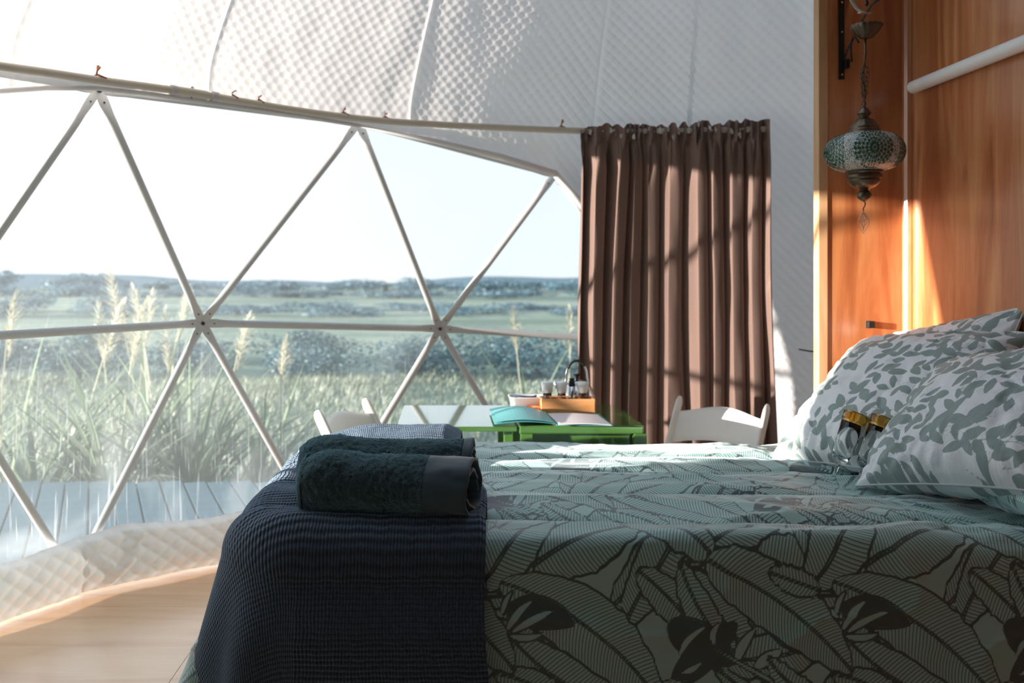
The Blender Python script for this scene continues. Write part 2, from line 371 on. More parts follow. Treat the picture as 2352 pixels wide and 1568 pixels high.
# --- floor
floor = tag(empty('floor'), kind='structure')
slab = MB(); cz = [(DC[0]+3.05*math.cos(a), DC[1]+3.05*math.sin(a)) for a in np.linspace(0, 2*PI, 49)[:-1]]
slab.prism(cz, .06, Matrix.Translation((0, 0, -.075))); slab.build('subfloor', M['deck'], floor)
def sheet(x0, x1, y0, y1):
    poly = [(x0+.001, y0+.001), (x1-.001, y0+.001), (x1-.001, y1-.001), (x0+.001, y1-.001)]
    # clip rectangle by the round floor: sample and intersect through bmesh bisect of the disc
    bm = bmesh.new(); vs = [bm.verts.new((x, y, 0)) for x, y in cz]; bm.faces.new(vs)
    for co, no in (((x0+.001, 0, 0), (-1, 0, 0)), ((x1-.001, 0, 0), (1, 0, 0)), ((0, y0+.001, 0), (0, -1, 0)), ((0, y1-.001, 0), (0, 1, 0))):
        bmesh.ops.bisect_plane(bm, geom=list(bm.verts)+list(bm.edges)+list(bm.faces), plane_co=co, plane_no=no, clear_outer=True)
    if not bm.faces: bm.free(); return
    pts = [(v.co.x, v.co.y) for v in bm.faces[:][0].verts]; bm.free()
    MB().prism(pts, .014, Matrix.Translation((0, 0, -.014))).build('plywood_sheet', M['floorply'], floor)
for j in range(6):
    for i in range(4):
        xo = -2.4+(j % 2)*-.9
        y0 = -1.15+j*1.2-.02
        sheet(xo+i*2.4, xo+(i+1)*2.4, y0, y0+1.2)

# --- window: panes and struts
win = tag(empty('window_1'), kind='structure')
tris = [('T0', 'M', 'L'), ('M', 'D0', 'L'), ('M', 'DM', 'D0'), ('T0', 'T1', 'L'), ('T1', 'A', 'L'), ('T1', 'T2', 'A'), ('T2', 'B', 'A'), ('T2', 'T3', 'B'), ('T3', 'C', 'B'),
        ('L', 'D', 'D0'), ('L', 'A', 'D'), ('A', 'E', 'D'), ('A', 'B', 'E'), ('B', 'F', 'E'), ('B', 'C', 'F')]
for a, b, c in tris:
    P = [HP[x] for x in (a, b, c)]; nrm = (P[1]-P[0]).cross(P[2]-P[0]).normalized()
    cen = (P[0]+P[1]+P[2])/3
    if nrm.dot(cen-Vector(DC)) < 0: nrm = -nrm
    n = 12; V = []; F = []; ix = {}
    for i in range(n+1):
        for j in range(n+1-i):
            u, v = i/n, j/n; w = 1-u-v; bl = 27*u*v*w
            p = P[0]*u+P[1]*v+P[2]*w+nrm*(.022+.010*bl+.004*math.sin(9*u+3*i*j*.05)*bl)
            ix[i, j] = len(V); V.append(p)
    for i in range(n):
        for j in range(n-i):
            F.append((ix[i, j], ix[i+1, j], ix[i, j+1]))
            if i+j < n-1: F.append((ix[i+1, j], ix[i+1, j+1], ix[i, j+1]))
    MB().add(V, F).build('pane', M['film'], win, True)
edges = set()
for t in tris:
    for a, b in ((0, 1), (1, 2), (2, 0)): edges.add(tuple(sorted((t[a], t[b]))))
edges -= {('D', 'D0'), ('D', 'E'), ('E', 'F'), ('D0', 'DM')}
def strut(p, q, parent, r=.0175):
    d = (q-p); L = d.length; t = d/L; nr = ((p+q)/2-Vector(DC)).normalized()
    s = [.008, .03, .055, .075, .11, .15, .20]; rr = [.9, 1.15, 1.2, 1.15, 1.0, 1.0, 1.0]; fl = [.16, .16, .17, .25, .6, .95, 1]
    pts = [p+t*x for x in s]+[q-t*x for x in s[::-1]]
    rads = [r*x for x in rr]+[r*x for x in rr[::-1]]; sq = [(a, 1) for a in fl]+[(a, 1) for a in fl[::-1]]
    mb = MB().tube(pts, rads, 14, sq, nr); o = mb.build('strut', M['strut'], parent, autosm=50)
    for e, sg in ((p, 1), (q, -1)):             # small rivet on each crimped end
        c = e+t*sg*.055-nr*.002
        MB().tube([c, c-nr*.005], .0035, 8).build('rivet', M['bolt'], o)
for a, b in sorted(edges): strut(HP[a], HP[b], win)
for k, p in HP.items():
    nr = (p-Vector(DC)).normalized()
    hp = MB().tube([p+nr*.004, p-nr*.006], .022, 16).build('hub_washer', M['strut'], win, autosm=40)
    MB().tube([p-nr*.005, p-nr*.014], .009, 6).tube([p-nr*.01, p-nr*.022], .0045, 8).build('hub_bolt', M['bolt'], hp)

# --- quilted lining: gores of the dome
# window right side runs down strut T3-C and C-F: keep lining right of C down to the floor
def azel(px, py, r=2.905):
    d = np.array([(px-1030)/FPX, 1, (640-py)/FPX]); o_ = np.array([0, 0, EYE])-DC; a = d@d; b = 2*(d@o_); c = o_@o_-r*r
    k = (-b+math.sqrt(b*b-4*a*c))/2/a; p = o_+k*d; return math.degrees(math.atan2(p[1], p[0])), math.degrees(math.asin(p[2]/r))
EDGE = [azel(*p) for p in ((1325, 452), (1275, 397), (1150, 358), (1000, 322), (825, 286), (700, 266), (525, 240), (340, 213), (225, 200), (110, 199), (0, 206))]
EA = [0, 66, 80.5, 80.6]+[a for a, e in EDGE]+[166, 176, 176.1, 360]
EE = [-9.6, -9.6, -9.5, 8.0]+[e for a, e in EDGE]+[28.0, 10.0, -9.6, -9.6]
def edge_el(az): return np.interp(np.mod(az, 360), EA, EE)
ceil = tag(empty('ceiling'), kind='structure')
seams = [67.3, 90.9, 111.6, 133.8, 152.0, 170.6]
allseams = seams+[170.6+(427.3-170.6)*i/12 for i in range(1, 13)]
QS = .052
def gore(a0, a1, fine):
    e0 = -9.6; step = (.011 if a0 < 150 else .03) if fine else .05
    am = (a0+a1)/2
    nA = int(math.radians(a1-a0)*DR*.93/step)+2; nE = int(math.radians(58 if fine else 94)*DR/step)+2
    top = 48 if fine else 84
    V, A = np.meshgrid(np.linspace(0, 1, nE), np.linspace(a0, a1, nA))
    lo = edge_el(A); full = lo < -9
    E = lo+(top-lo)*V
    u = np.radians(A-am)*np.cos(np.radians(E))*DR; v = np.radians(E)*DR
    rot = .08*math.sin(am*3.1); uu = u*math.cos(rot)-v*math.sin(rot); vv = u*math.sin(rot)+v*math.cos(rot)
    a = (uu+vv*.92)/QS; b = (uu-vv*.92)/QS
    quilt = (np.abs(np.sin(PI*a))**.45)*(np.abs(np.sin(PI*b))**.45)
    sm = np.minimum(np.abs(A-a0), np.abs(A-a1))*.05*.9
    seam = np.exp(-(sm/.006)**2); sfade = sstep(0, .10, sm)
    depth = .0048 if fine else .0
    wr = fbm(u*2.2+am, v*1.4, 3, 3)*.020+fbm(u*7+am, v*3, 9, 3)*.006
    hem = np.exp(-((E-lo)*DR*PI/180/.10)**2)*.055*(lo > 0)
    R = 2.965-hem-quilt*depth*sstep(0, .02, sm)+seam*.004+wr*sstep(0, .12, V)*sfade
    P = sphnp(A, E, R)
    grid('quilted_panel', P, M['lining'] if 60 < am < 172 else M['rearlining'], ceil)  # unseen rear gores made grey and opaque to keep the bed side in shade
    return
for a0, a1 in zip(allseams[:-1], allseams[1:]): gore(a0, a1, a0 < 160)
# upper cap above the fine gores
A, E = np.meshgrid(np.linspace(0, 360, 90), np.linspace(83.8, 89.5, 6), indexing='ij')
grid('quilted_panel', sphnp(A, E, 2.96+fbm(A*.1, E*.1)*.02), M['lining'], ceil)
added_w = tag(empty('added_roof_window'), kind='structure')          # unseen roof window, added to bring sky light onto the bed top
azs = [67.3, 90.9, 111.6, 133.8, 152.0, 170.6]
for a0, a1 in zip(azs[:-1], azs[1:]):
    A, E = np.meshgrid(np.linspace(a0, a1, 8), np.linspace(47.6, 84.2, 10), indexing='ij'); grid('pane', sphnp(A, E, 2.98), M['addedfilm'], added_w)
for a0 in azs[1:-1]: MB().tube([sph(a0, e, 2.955) for e in np.linspace(47.6, 84.2, 8)], .0175, 10).build('strut', M['strut'], added_w, True)
# lining facet between T3, C and F to the right of the window
for tri in (('C', 'F'),):
    c, f = HP['C'], HP['F']
    V = []
    nA, nE = 60, 80
    T, U = np.meshgrid(np.linspace(0, 1, nE), np.linspace(0, 1, nA))
    p0 = np.array(f)[None, None]*(1-T[..., None])+np.array(c)[None, None]*T[..., None]
    p1 = sphnp(np.full_like(T, 80.5), -9.5+17.5*T, 2.965)
    Pm = p0*(1-U[..., None])+p1*U[..., None]; nn = (DC-Pm); nn /= np.linalg.norm(nn, axis=-1, keepdims=True)
    q = np.abs(np.sin(PI*(U*.7+T*1.0)/QS))**.5*np.abs(np.sin(PI*(U*.7-T)/QS))**.5
    grid('quilted_panel', Pm+nn*(.02+q*.006)[..., None], M['lining'], ceil)
pts = [sph(a, e-.1, DR-.094) for a, e in EDGE]+[sph(160, 28.2, DR-.09), sph(166, 28, DR-.09)]
MB().tube(pts[4:], .009, 10).build('hem', M['lining'], ceil, True)
MB().tube(pts[1:5], [.026, .024, .018, .009], 10, [(.7, 1)]*4).build('hem', M['lining'], ceil, True)
MB().tube([HP['C']+(Vector(DC)-HP['C']).normalized()*.05]+pts[:2], [.02, .018, .018], 10).build('hem', M['lining'], ceil, True)
# kick band along the window foot
band = tag(empty('baseboard_back'), kind='structure')
ks = ['DM', 'D0', 'D', 'E', 'F']
kp = []
for k in ks:
    p = sph(*HUB[k], DR-.055); kp.append(np.array([p.x, p.y]))
kp.append(np.array(sph(80, -9.5, DR-.055))[:2]); cum = 0
for i in range(5):
    a, b = kp[i], kp[i+1]; L = np.linalg.norm(b-a); n = int(L/.008); m = 46
    U, V = np.meshgrid(np.linspace(0, 1, n), np.linspace(0, 1, m), indexing='ij')
    xy = a[None, None]*(1-U[..., None])+b[None, None]*U[..., None]
    nin = DC[:2]-(a+b)/2; nin = nin/np.linalg.norm(nin)
    x = U*L+cum; cum += L; ht = .235+.012*np.sin(x*7)+.01*noise(x*9, x*0, 1); z = .012+V*(ht-.012)+.008*noise(x*4, x*0, 5)*(1-V)
    q = np.abs(np.sin(PI*(x*.8+z)/.07))**.5*np.abs(np.sin(PI*(x*.8-z)/.07))**.5
    lip = -.035*sstep(.9, 1, V)
    off = .0+.010*q+fbm(x*4, z*6, 2)*.02+.02*np.sin(V*PI)+lip
    P = np.concatenate([xy+nin*off[..., None], z[..., None]], -1)
    grid('quilted_strip', P, M['bandlining'], band)

# --- partition walls of plywood on the right
XW, YP = 1.75, 3.47
wr = tag(empty('wall_right'), kind='structure')
for (y0, y1, z1) in ((2.25, 3.47, 2.62), (1.03, 2.245, 2.9), (-.19, 1.025, 2.9), (-.9, -.195, 2.5)):
    MB().box((XW+.009, (y0+y1)/2, z1/2), (.018, y1-y0, z1), .0015).build('plywood_panel', M['ply'], wr)
wb = tag(empty('wall_back'), kind='structure')
MB().box(((1.44+XW)/2, YP+.009, 1.27), (XW-1.44+.01, .018, 2.54), .001).build('plywood_panel', M['ply'], wb)
MB().box((1.421, YP+.020, 1.27), (.036, .05, 2.54), .003).build('stud', M['stud'], wb)
tr = MB()
tr.prism([(0, 0), (-.028, 0), (-.026, -.010), (-.018, -.020), (-.008, -.026), (0, -.027)], 2.5, Matrix.Translation((XW, YP, 0)))
o = tr.build('trim_1', M['ply'], None); tag(o, kind='structure')

# ------------------------------------------------------------------ bed
BX0, BX1, BY0, BY1, BT = -.50, 1.70, 2.035, 3.36, .700
base = thing('bed', 'low dark bed frame and mattress under the palm-print duvet', 'bed', (.6, 2.69, 0))
for sx in (-1, 1):
    for sy in (-1, 1): MB().box((sx*.95, sy*.55, .06), (.07, .07, .12), .004).build('leg', M['stud'], base)
MB().box((0, 0, .21), (2.10, 1.24, .18), .01).build('base', M['sheet'], base)
MB().box((0, 0, .455), (2.08, 1.22, .30), .06).build('mattress', M['sheet'], base)

CR = .17                                        # corner radius of the bed seen from above
def bedmap(s, t, off=0.0, flare=.10, rip=1.0, er=.050, bx0=BX0, foot=.40):
    """cloth point (s,t) -> draped point and hang distance"""
    cx = np.clip(s, bx0+CR, 9); cy = np.clip(t, BY0+CR, BY1-CR)
    dx, dy = s-cx, t-cy; d0 = np.hypot(dx, dy)+1e-9
    nx, ny = dx/d0, dy/d0; d = d0-CR
    on = d <= -er
    over = np.clip(d+er, 0, None)
    ang = np.clip(over/er, 0, PI/2)
    out = np.where(over < er*PI/2, er*np.sin(ang), er+(over-er*PI/2)*flare)
    down = np.where(over < er*PI/2, er*(1-np.cos(ang)), er+(over-er*PI/2)*math.sqrt(1-flare*flare))
    r = np.where(on, d0, CR-er+out)
    hang = np.clip(down-er, 0, None)
    th = np.arctan2(dy, dx)
    cornerness = np.clip(1-np.abs(th+PI*.72)/1.0, 0, 1)*(dy < 0)*(dx < 0)
    r = r+rip*hang*(.16*np.sin(th*9+1)*cornerness+.05*noise(s*4, t*0, 4))+off*np.sin(ang)
    r = r+hang*foot*np.clip(-nx, 0, 1)*(flare > .03)
    x = cx+nx*r; y = cy+ny*r; z = BT-down+off*np.cos(ang)
    return x, y, z, hang, ang
def puff(s, t):
    s = np.asarray(s)
    tt = t+.030*noise(s*1.3+5, t*1.2, 2)+.012*noise(s*4, t*3, 6)
    ph = np.interp(tt, [1.9, 2.03, 2.23, 2.50, 2.80, 3.06, 3.36], [.42, .5, 1, 2, 3, 4, 5])
    k = 1-.72*sstep(.95, 1.35, s)
    gd = np.min([np.abs(tt-c_) for c_ in (2.23, 2.50, 2.80, 3.06)], axis=0)
    groove = np.exp(-(gd/.026)**1.4)*(.55+.45*noise(s*1.7, ph.round()*5, 9))
    p = ((np.abs(np.sin(PI*ph))**.8)*.026-.038*groove)*(1-.3*sstep(2.8, 3.3, t))*k-.012*sstep(2.6, 3.3, t)*(.85+.25*noise(s*2, ph.round()*3, 8))
    w = fbm(s*1.6, t*8, 11, 4)*.009+fbm(s*4, t*18, 17, 3)*.005
    w = w+sstep(.8, 1.2, s)*(fbm(s*5-t*3, t*6+s*4, 21, 4)*.022)
    rd = 1-np.abs(fbm(s*1.6+t*1.5, t*7+2, 31, 3))*2.4
    return p+w+np.clip(rd, 0, 1)**3*.010
# printed leaves (flat print on the cloth), painted back to front
def bleaf(ax, ay, bx, by, Wd, bend=0., kind=1, lam=.0078, sl=.35): return (ax, ay, bx, by, Wd, bend, kind, lam, sl)
def q(x, y): return (.00051*x, -(y-470)*.00051)
TP = [  # crop px coordinates of the photo's near side: tile 1450 x 1100 px
 bleaf(*q(-60, 1150), *q(500, 900), .13, .1, 1), bleaf(*q(420, 1240), *q(860, 1000), .10, -.1, 1),
 bleaf(*q(900, 1130), *q(1330, 940), .12, -.12, 1), bleaf(*q(1000, 1300), *q(1480, 1040), .12, .1, 1),
 bleaf(*q(690, 470), *q(1000, 820), .085, .05, 1), bleaf(*q(880, 440), *q(1140, 860), .07, -.08, 1),
 bleaf(*q(820, 700), *q(1110, 860), .085, 0, -1), bleaf(*q(835, 960), *q(1120, 690), .06, .0, -1),
 bleaf(*q(870, 840), *q(990, 700), .016, .1, 0), bleaf(*q(880, 905), *q(960, 860), .014, -.1, 0), bleaf(*q(1020, 790), *q(1050, 690), .016, .2, 0),
 bleaf(*q(1110, 870), *q(1200, 720), .022, .1, 0), bleaf(*q(1190, 880), *q(1300, 800), .028, 0, 0),
 bleaf(*q(130, 745), *q(770, 1070), .115, -.10, 1, .0082), bleaf(*q(60, 900), *q(420, 1110), .07, .1, 1),
 bleaf(*q(90, 520), *q(800, 1060), .150, .09, 1, .0085, .45),
 bleaf(*q(115, 640), *q(420, 690), .068, .05, -1), bleaf(*q(120, 730), *q(240, 600), .018, .1, 0), bleaf(*q(140, 735), *q(330, 640), .018, .05, 0), bleaf(*q(130, 745), *q(280, 735), .016, -.1, 0), bleaf(*q(100, 660), *q(150, 560), .013, .1, 0),
 bleaf(*q(990, 440), *q(1610, 900), .140, .07, 1, .0078, .5),
 bleaf(*q(1490, 560), *q(1260, 480), .06, 0, 1),
 bleaf(*q(780, 950), *q(1010, 1120), .08, 0, 1), bleaf(*q(1010, 880), *q(1250, 1180), .045, .1, 1, .0065), bleaf(*q(1180, 960), *q(1290, 1150), .045, -.1, 1, .0065),
 bleaf(*q(1000, 790), *q(1560, 1070), .009, -.02, 0), bleaf(*q(1480, 1010), *q(1240, 830), .06, .1, 1),
]
_rg = random.Random(5); _bg = []
for _i in range(16):
    _x, _y, _a = _rg.uniform(0, 1450), _rg.uniform(480, 1480), _rg.uniform(-.9, .9)
    _bg.append(bleaf(*q(_x-300*math.cos(_a), _y-300*math.sin(_a)), *q(_x+300*math.cos(_a), _y+300*math.sin(_a)), _rg.uniform(.09, .13), _rg.uniform(-.1, .1), 1))
TP = _bg+TP
TW, TH = 1450*.00051, 1000*.00051
def leafshape(L, x, y):
    ax, ay, bx, by, Wd, bend, kind, lam, sl = L
    dx, dy = bx-ax, by-ay; LL = math.hypot(dx, dy); ex, ey = dx/LL, dy/LL
    u = ((x-ax)*ex+(y-ay)*ey)/LL; v = -(x-ax)*ey+(y-ay)*ex
    v = v-bend*4*u*(1-u)*LL
    uc = np.clip(u, 0, 1); w = Wd*.5*np.sin(PI*uc**.85)**.65
    sd = np.where((u > 0) & (u < 1), w-np.abs(v), -1)
    if kind == 1: w2 = .0035*noise(u*26, v*0+np.sign(v)*3, 5)+.0; sd = np.where(sd > -.5, sd+w2*sstep(.0, .01, w), sd)
    return u*LL, v, sd, LL
def palm_attr(s, t):
    sh = s.shape; x = s.ravel()-.067; y = t.ravel()-2.01
    ph = np.zeros_like(x); di = np.full_like(x, .05); w = np.zeros_like(x)
    row = np.floor((y+TH*1.0)/TH); y = y-(row-0)*TH; x = x-row*TW*.37; x = np.mod(x+TW*.0, TW)
    y = y-TH*0+0
    for L in TP:
        for ox in (-TW, 0, TW, 2*TW):
            for oy in (-TH, 0, TH):
                u, v, sd, LL = leafshape(L, x-ox-.37*TW*(oy/TH), y-oy)
                near = (sd < 0) & (sd > -.008); di[near] = np.minimum(di[near], -sd[near])
                ins = sd >= 0
                if not ins.any(): continue
                kind, lam, sl = L[6], L[7], L[8]; av = np.abs(v[ins])
                if kind == 1:
                    ph[ins] = 2*PI*(u[ins]-sl*av-2.2*av*av)/lam
                    di[ins] = np.minimum(sd[ins], np.abs(av-.0028)+.0008); w[ins] = 1
                elif kind == -1: ph[ins] = 0; di[ins] = sd[ins]; w[ins] = -1
                else: ph[ins] = 0; di[ins] = np.minimum(sd[ins], .05)+.0014; w[ins] = 0
    return np.stack([ph, di, w], -1).reshape(*sh, 3)
sv = np.concatenate([np.arange(-1.15, BX0-.0, .0065), np.arange(BX0, 1.715, .0042)])
tv = np.concatenate([np.arange(1.42, 2.12, .0040), np.arange(2.12, 3.30, .0058), np.arange(3.30, 3.62, .012)])
S, T = np.meshgrid(sv, tv, indexing='ij')
def duvet_pts(S, T, off=0.0, rip=1.0, flare=.10):
    x, y, z, hang, ang = bedmap(S, T, off, flare, rip)
    pf = puff(S, T)*np.cos(ang)
    z = z+pf
    side = fbm(S*5, T*2.2, 41, 3)*.014*sstep(0, .12, hang)+np.clip(1-np.abs(fbm(S*2.5+T, T*5, 51, 3))*3, 0, 1)**3*.010*np.sin(ang)
    # drawn-in tuck near the right of the near edge
    y = np.where(T < BY0+.1, y-side, y)
    x = np.where(S < BX0, x-side, x)
    return x, y, z, hang
x, y, z, hang = duvet_pts(S, T)
# head end lifts slightly where the pillows press, then tucks to the wall
mask = hang < .60
z = np.maximum(z, .035)
o = grid('duvet', np.stack([x, y, z], -1), M['palm'], None, {'print': palm_attr(S, T)}, mask, np.stack([S, T], -1), flip=False)
tag(o, 'sage duvet printed with dark banana leaves, rippled over the bed', 'duvet')

# ------------------------------------------------------------------ knitted throw over the foot of the bed
s2 = np.arange(-.70, .088, .006); t2 = np.concatenate([np.arange(1.40, 3.50, .006)])
S, T = np.meshgrid(s2, t2, indexing='ij')
S2 = S+(.035*sstep(2.0, 1.5, T)+.012*np.sin(T*6)-.045*sstep(2.4, 3.1, T))*sstep(-.3, .08, S)
x, y, z, hang, ang = bedmap(S2, T, .018, .06, .35, foot=.22)
edge = np.minimum(.088-S, S+.70); er_ = 1-.8*(1-sstep(0, .018, edge))
pf = puff(S2, T)*.85*np.cos(ang)+.012*er_*np.cos(ang)
hump = .040*sstep(2.95, 3.22, T)*sstep(-.50, -.25, S2)*(1-.55*sstep(.02, .088, S))+.010*fbm(S*5, T*4, 8)
z = z+pf+hump*np.cos(ang)+.016*sstep(2.3, 2.0, T)*np.cos(ang)
# broad soft shoulder on the near side
y = y-.020*np.sin(ang)*sstep(2.6, 2.2, T)-sstep(BY0+.2, BY0, T)*(.022*sstep(0, .15, hang)+fbm(S*4, T*1.5, 61, 2)*.012*sstep(0, .1, hang))
x = x-.020*np.sin(ang)*sstep(BX0+.25, BX0-.05, S)
mask = hang < .56
o = grid('throw_blanket', np.stack([x, y, z], -1), M['knit'], None, None, mask, np.stack([S, T], -1))
tag(o, 'dark navy knitted throw draped over the foot of the bed', 'blanket')

# ------------------------------------------------------------------ rolled towels
def towel(name, label, cx, cy, cz, L, r1, r0, turns, rot, band_from, seed, squash=.93, start=PI*.5, group=None, flipx=False, tight=.0):
    root = thing(name, label, 'towel', (cx, cy, cz), rot, group)
    def part(nm, x0, x1, mat, dx, nzamp):
        th = np.linspace(0, turns*2*PI, int(turns*90)); xs = np.arange(x0, x1+1e-6, dx)
        A, X = np.meshgrid(th, xs, indexing='ij'); f = A/(turns*2*PI)
        def surf(inn):
            r = r0+(r1-r0)*f
            env = 1-.30*sstep(.28, 0, (X+L/2)/L)*(1-sstep(0, .0, X))*1.0
            endr = np.sqrt(np.clip(1-(np.clip((-(L/2)+.055-X)/.055, 0, 1))**2, .02, 1))
            r = r*(.80+.20*endr)
            big = fbm(X*7+seed, A*1.1, seed, 3)*.013
            fluff = (fbm(X*110, A*20, seed+5, 2)*.0045+noise(X*300, A*40, seed+9)*.0020)*nzamp
            g = A+start
            yy = (r+big+fluff-inn)*np.cos(g); zz = (r+big+fluff-inn)*np.sin(g)*squash
            zz = np.maximum(zz, -r1*.80)+ .016*np.exp(-((X+L*.33)/.06)**2)*np.clip(np.sin(g), 0, 1)
            xx = X+.012*np.cos(g)*(X > 0)+.010*fbm(A*.8, X*0, seed)*sstep(.3, .5, X/L)
            return np.stack([xx, yy, zz], -1)
        thk = .0085 if mat is M['terry'] else .0065
        P0 = surf(0); P1 = surf(thk)
        # closed sheet: outer, inner and the rounded edges between
        Pm = np.concatenate([P0, P1[:, ::-1]], 1); Pm = np.concatenate([Pm, Pm[:, :1]], 1)
        ob = grid(nm, Pm, mat, root)
        return ob
    part('terry_body', -L/2, band_from, M['terry'], .0032, 1.0)
    part('woven_band', band_from, L/2, M['hem'], .006, .06)
    # closed fold at the left end
    mb = MB(); n = 20
    V, U = np.meshgrid(np.linspace(0, 2*PI, 60), np.linspace(0, 1, 14), indexing='ij')
    R_ = r1*.80*np.cos(U*PI/2)**.8
    P = np.stack([-L/2-.022*np.sin(U*PI/2)+.002+fbm(V*2, U*6, seed)*.006, R_*np.cos(V), np.maximum(R_*np.sin(V)*squash, -r1*.8)], -1)
    grid('folded_end', P, M['terry'], root)
    return root
towel('rolled_towel', 'dark teal rolled bath towel in front, smooth band at its open end', -.135, 2.145, .815, .400, .092, .036, 2.05, math.radians(-5), .095, 3, group='rolled towels on the throw', start=-PI*.15)
towel('rolled_towel', 'second dark teal rolled towel, lying behind the front one', -.150, 2.345, .822, .430, .080, .022, 2.4, math.radians(2), .19, 11, group='rolled towels on the throw')

# ------------------------------------------------------------------ pillows
def floral(seed, w, h, n=120):
    rg = random.Random(seed); LV = []; cen = []
    for k in range(n//6):
        x0, y0 = rg.uniform(-w/2, w/2), rg.uniform(-h/2, h/2); a = rg.uniform(0, 2*PI); cur = rg.uniform(-.25, .25)
        x, y = x0, y0
        for j in range(6):
            nx_, ny_ = x+.034*math.cos(a), y+.034*math.sin(a)
            LV.append(('s', x, y, nx_, ny_, .0018))
            for sg in (-1, 1):
                if rg.random() < .85:
                    b = a+sg*rg.uniform(.5, 1.0); Lf = rg.uniform(.040, .066)
                    cx_, cy_ = x+Lf*.55*math.cos(b), y+Lf*.55*math.sin(b)
                    if any(abs(cx_-c_[0]) < .028 and abs(cy_-c_[1]) < .028 and (cx_-c_[0])**2+(cy_-c_[1])**2 < .00075 for c_ in cen): continue
                    cen.append((cx_, cy_))
                    LV.append(('l', x, y, x+Lf*math.cos(b), y+Lf*math.sin(b), Lf*rg.uniform(.40, .56)))
            x, y = nx_, ny_; a += cur
    return LV
def floral_attr(X, Y, LV):
    x = X.ravel(); y = Y.ravel(); best = np.full(x.shape, -.02)
    for k, ax, ay, bx, by, Wd in LV:
        pad = .05; sel = (x > min(ax, bx)-pad) & (x < max(ax, bx)+pad) & (y > min(ay, by)-pad) & (y < max(ay, by)+pad)
        if not sel.any(): continue
        dx, dy = bx-ax, by-ay; LL = math.hypot(dx, dy); xs, ys = x[sel], y[sel]
        u = ((xs-ax)*dx+(ys-ay)*dy)/LL/LL; v = np.abs(-(xs-ax)*dy+(ys-ay)*dx)/LL
        if k == 'l': w = Wd*.5*np.sin(PI*np.clip(u, 0, 1)**.8)**.8; sd = np.where((u > 0) & (u < 1), w-v, -.02)
        else: sd = np.where((u > -.05) & (u < 1.05), Wd*.5-v, -.02)
        best[sel] = np.maximum(best[sel], sd)
    return np.stack([best, best*0, best*0], -1).reshape(*X.shape, 3)
def pillow(label, loc, rotm, w, h, th, seed, dx=.0045, sag=0.0, group='leaf-print pillows'):
    root = thing('pillow', label, 'pillow', loc, 0, group); root.matrix_world = Matrix.Translation(loc) @ rotm.to_4x4()
    a = np.linspace(-1, 1, int(w/dx)); b = np.linspace(-1, 1, int(h/dx)); A, B = np.meshgrid(a, b, indexing='ij')
    for side in (1, -1):
        prof = ((1-np.abs(A)**2.6)*(1-np.abs(B)**2.6)); prof = np.clip(prof, 0, 1)**.5
        pinch = 1-.07*(1-A*A)*0
        X = A*w/2*(1-.07*(1-np.abs(A))**0*(1-B*B)*0-.06*(1-B**2)*np.abs(A)**3); Y = B*h/2*(1-.07*(1-A**2)*np.abs(B)**3)
        edge = np.minimum(1-np.abs(A), 1-np.abs(B)); puck = np.exp(-edge/.16)
        wr_ = fbm(A*3, B*3, seed, 4)*.010+(np.sin(np.arctan2(B, A)*34+4*noise(A*2, B*2, seed))*.006*puck*sstep(0, .05, edge))
        wr_ = wr_-np.clip(1-np.abs(fbm(A*2+B, B*2-A, seed+3, 3))*4, 0, 1)**2*.008
        Z = side*(th/2*prof+wr_*sstep(0, .1, edge))-sag*(B**2)*.5
        att = floral_attr(X*(1 if side > 0 else -1), Y, floral(seed*7+side, w, h, 420)) if side > 0 or True else None
        grid('front_cover' if side > 0 else 'back_cover', np.stack([X, Y, Z], -1), M['floral'], root, {'print': att}, None, np.stack([X, Y], -1), flip=side < 0)
    # piped seam where the covers meet, with small flange
    pts = []
    for t in np.linspace(0, 1, 120, endpoint=False):
        k = t*4; e = int(k); f = (k-e)*2-1
        a_, b_ = [(f, -1), (1, f), (-f, 1), (-1, -f)][e]
        pts.append((a_*w/2*(1-.06*(1-b_**2)*abs(a_)**3), b_*h/2*(1-.07*(1-a_**2)*abs(b_)**3), -sag*b_*b_*.5))
    MB().tube(pts+[pts[0]], .0035, 6, cap=False).build('seam', M['floral'], root, True)
    return root
# local x = along the bed width (world Y), local y = up the pillow, local z = pillow face normal
def prot(tilt, yaw=0, roll=0):
    up = Vector((math.sin(tilt), 0, math.cos(tilt)))      # leans back towards the wall
    n = Vector((-math.cos(tilt), 0, math.sin(tilt))); xa = up.cross(n)
    m3 = Matrix((xa, up, n)).transposed()
    return Matrix.Rotation(yaw, 3, 'Z') @ m3 @ Matrix.Rotation(roll, 3, 'Z')
PR = math.radians
pillow('leaf-print pillow at the back, furthest from the viewer, against the plywood wall', (1.575, 2.98, .955), prot(PR(32), PR(8), PR(14)), .56, .50, .16, 2)
pillow('pale leaf-print pillow in the middle, with two glasses leaning on it', (1.40, 2.88, .915), prot(PR(48), PR(12), PR(8)), .66, .60, .24, 5)
pillow('nearest plump leaf-print pillow, cut by the right edge of the photo', (1.442, 2.43, .920), prot(PR(50), PR(8), PR(16)), .60, .51, .25, 9)

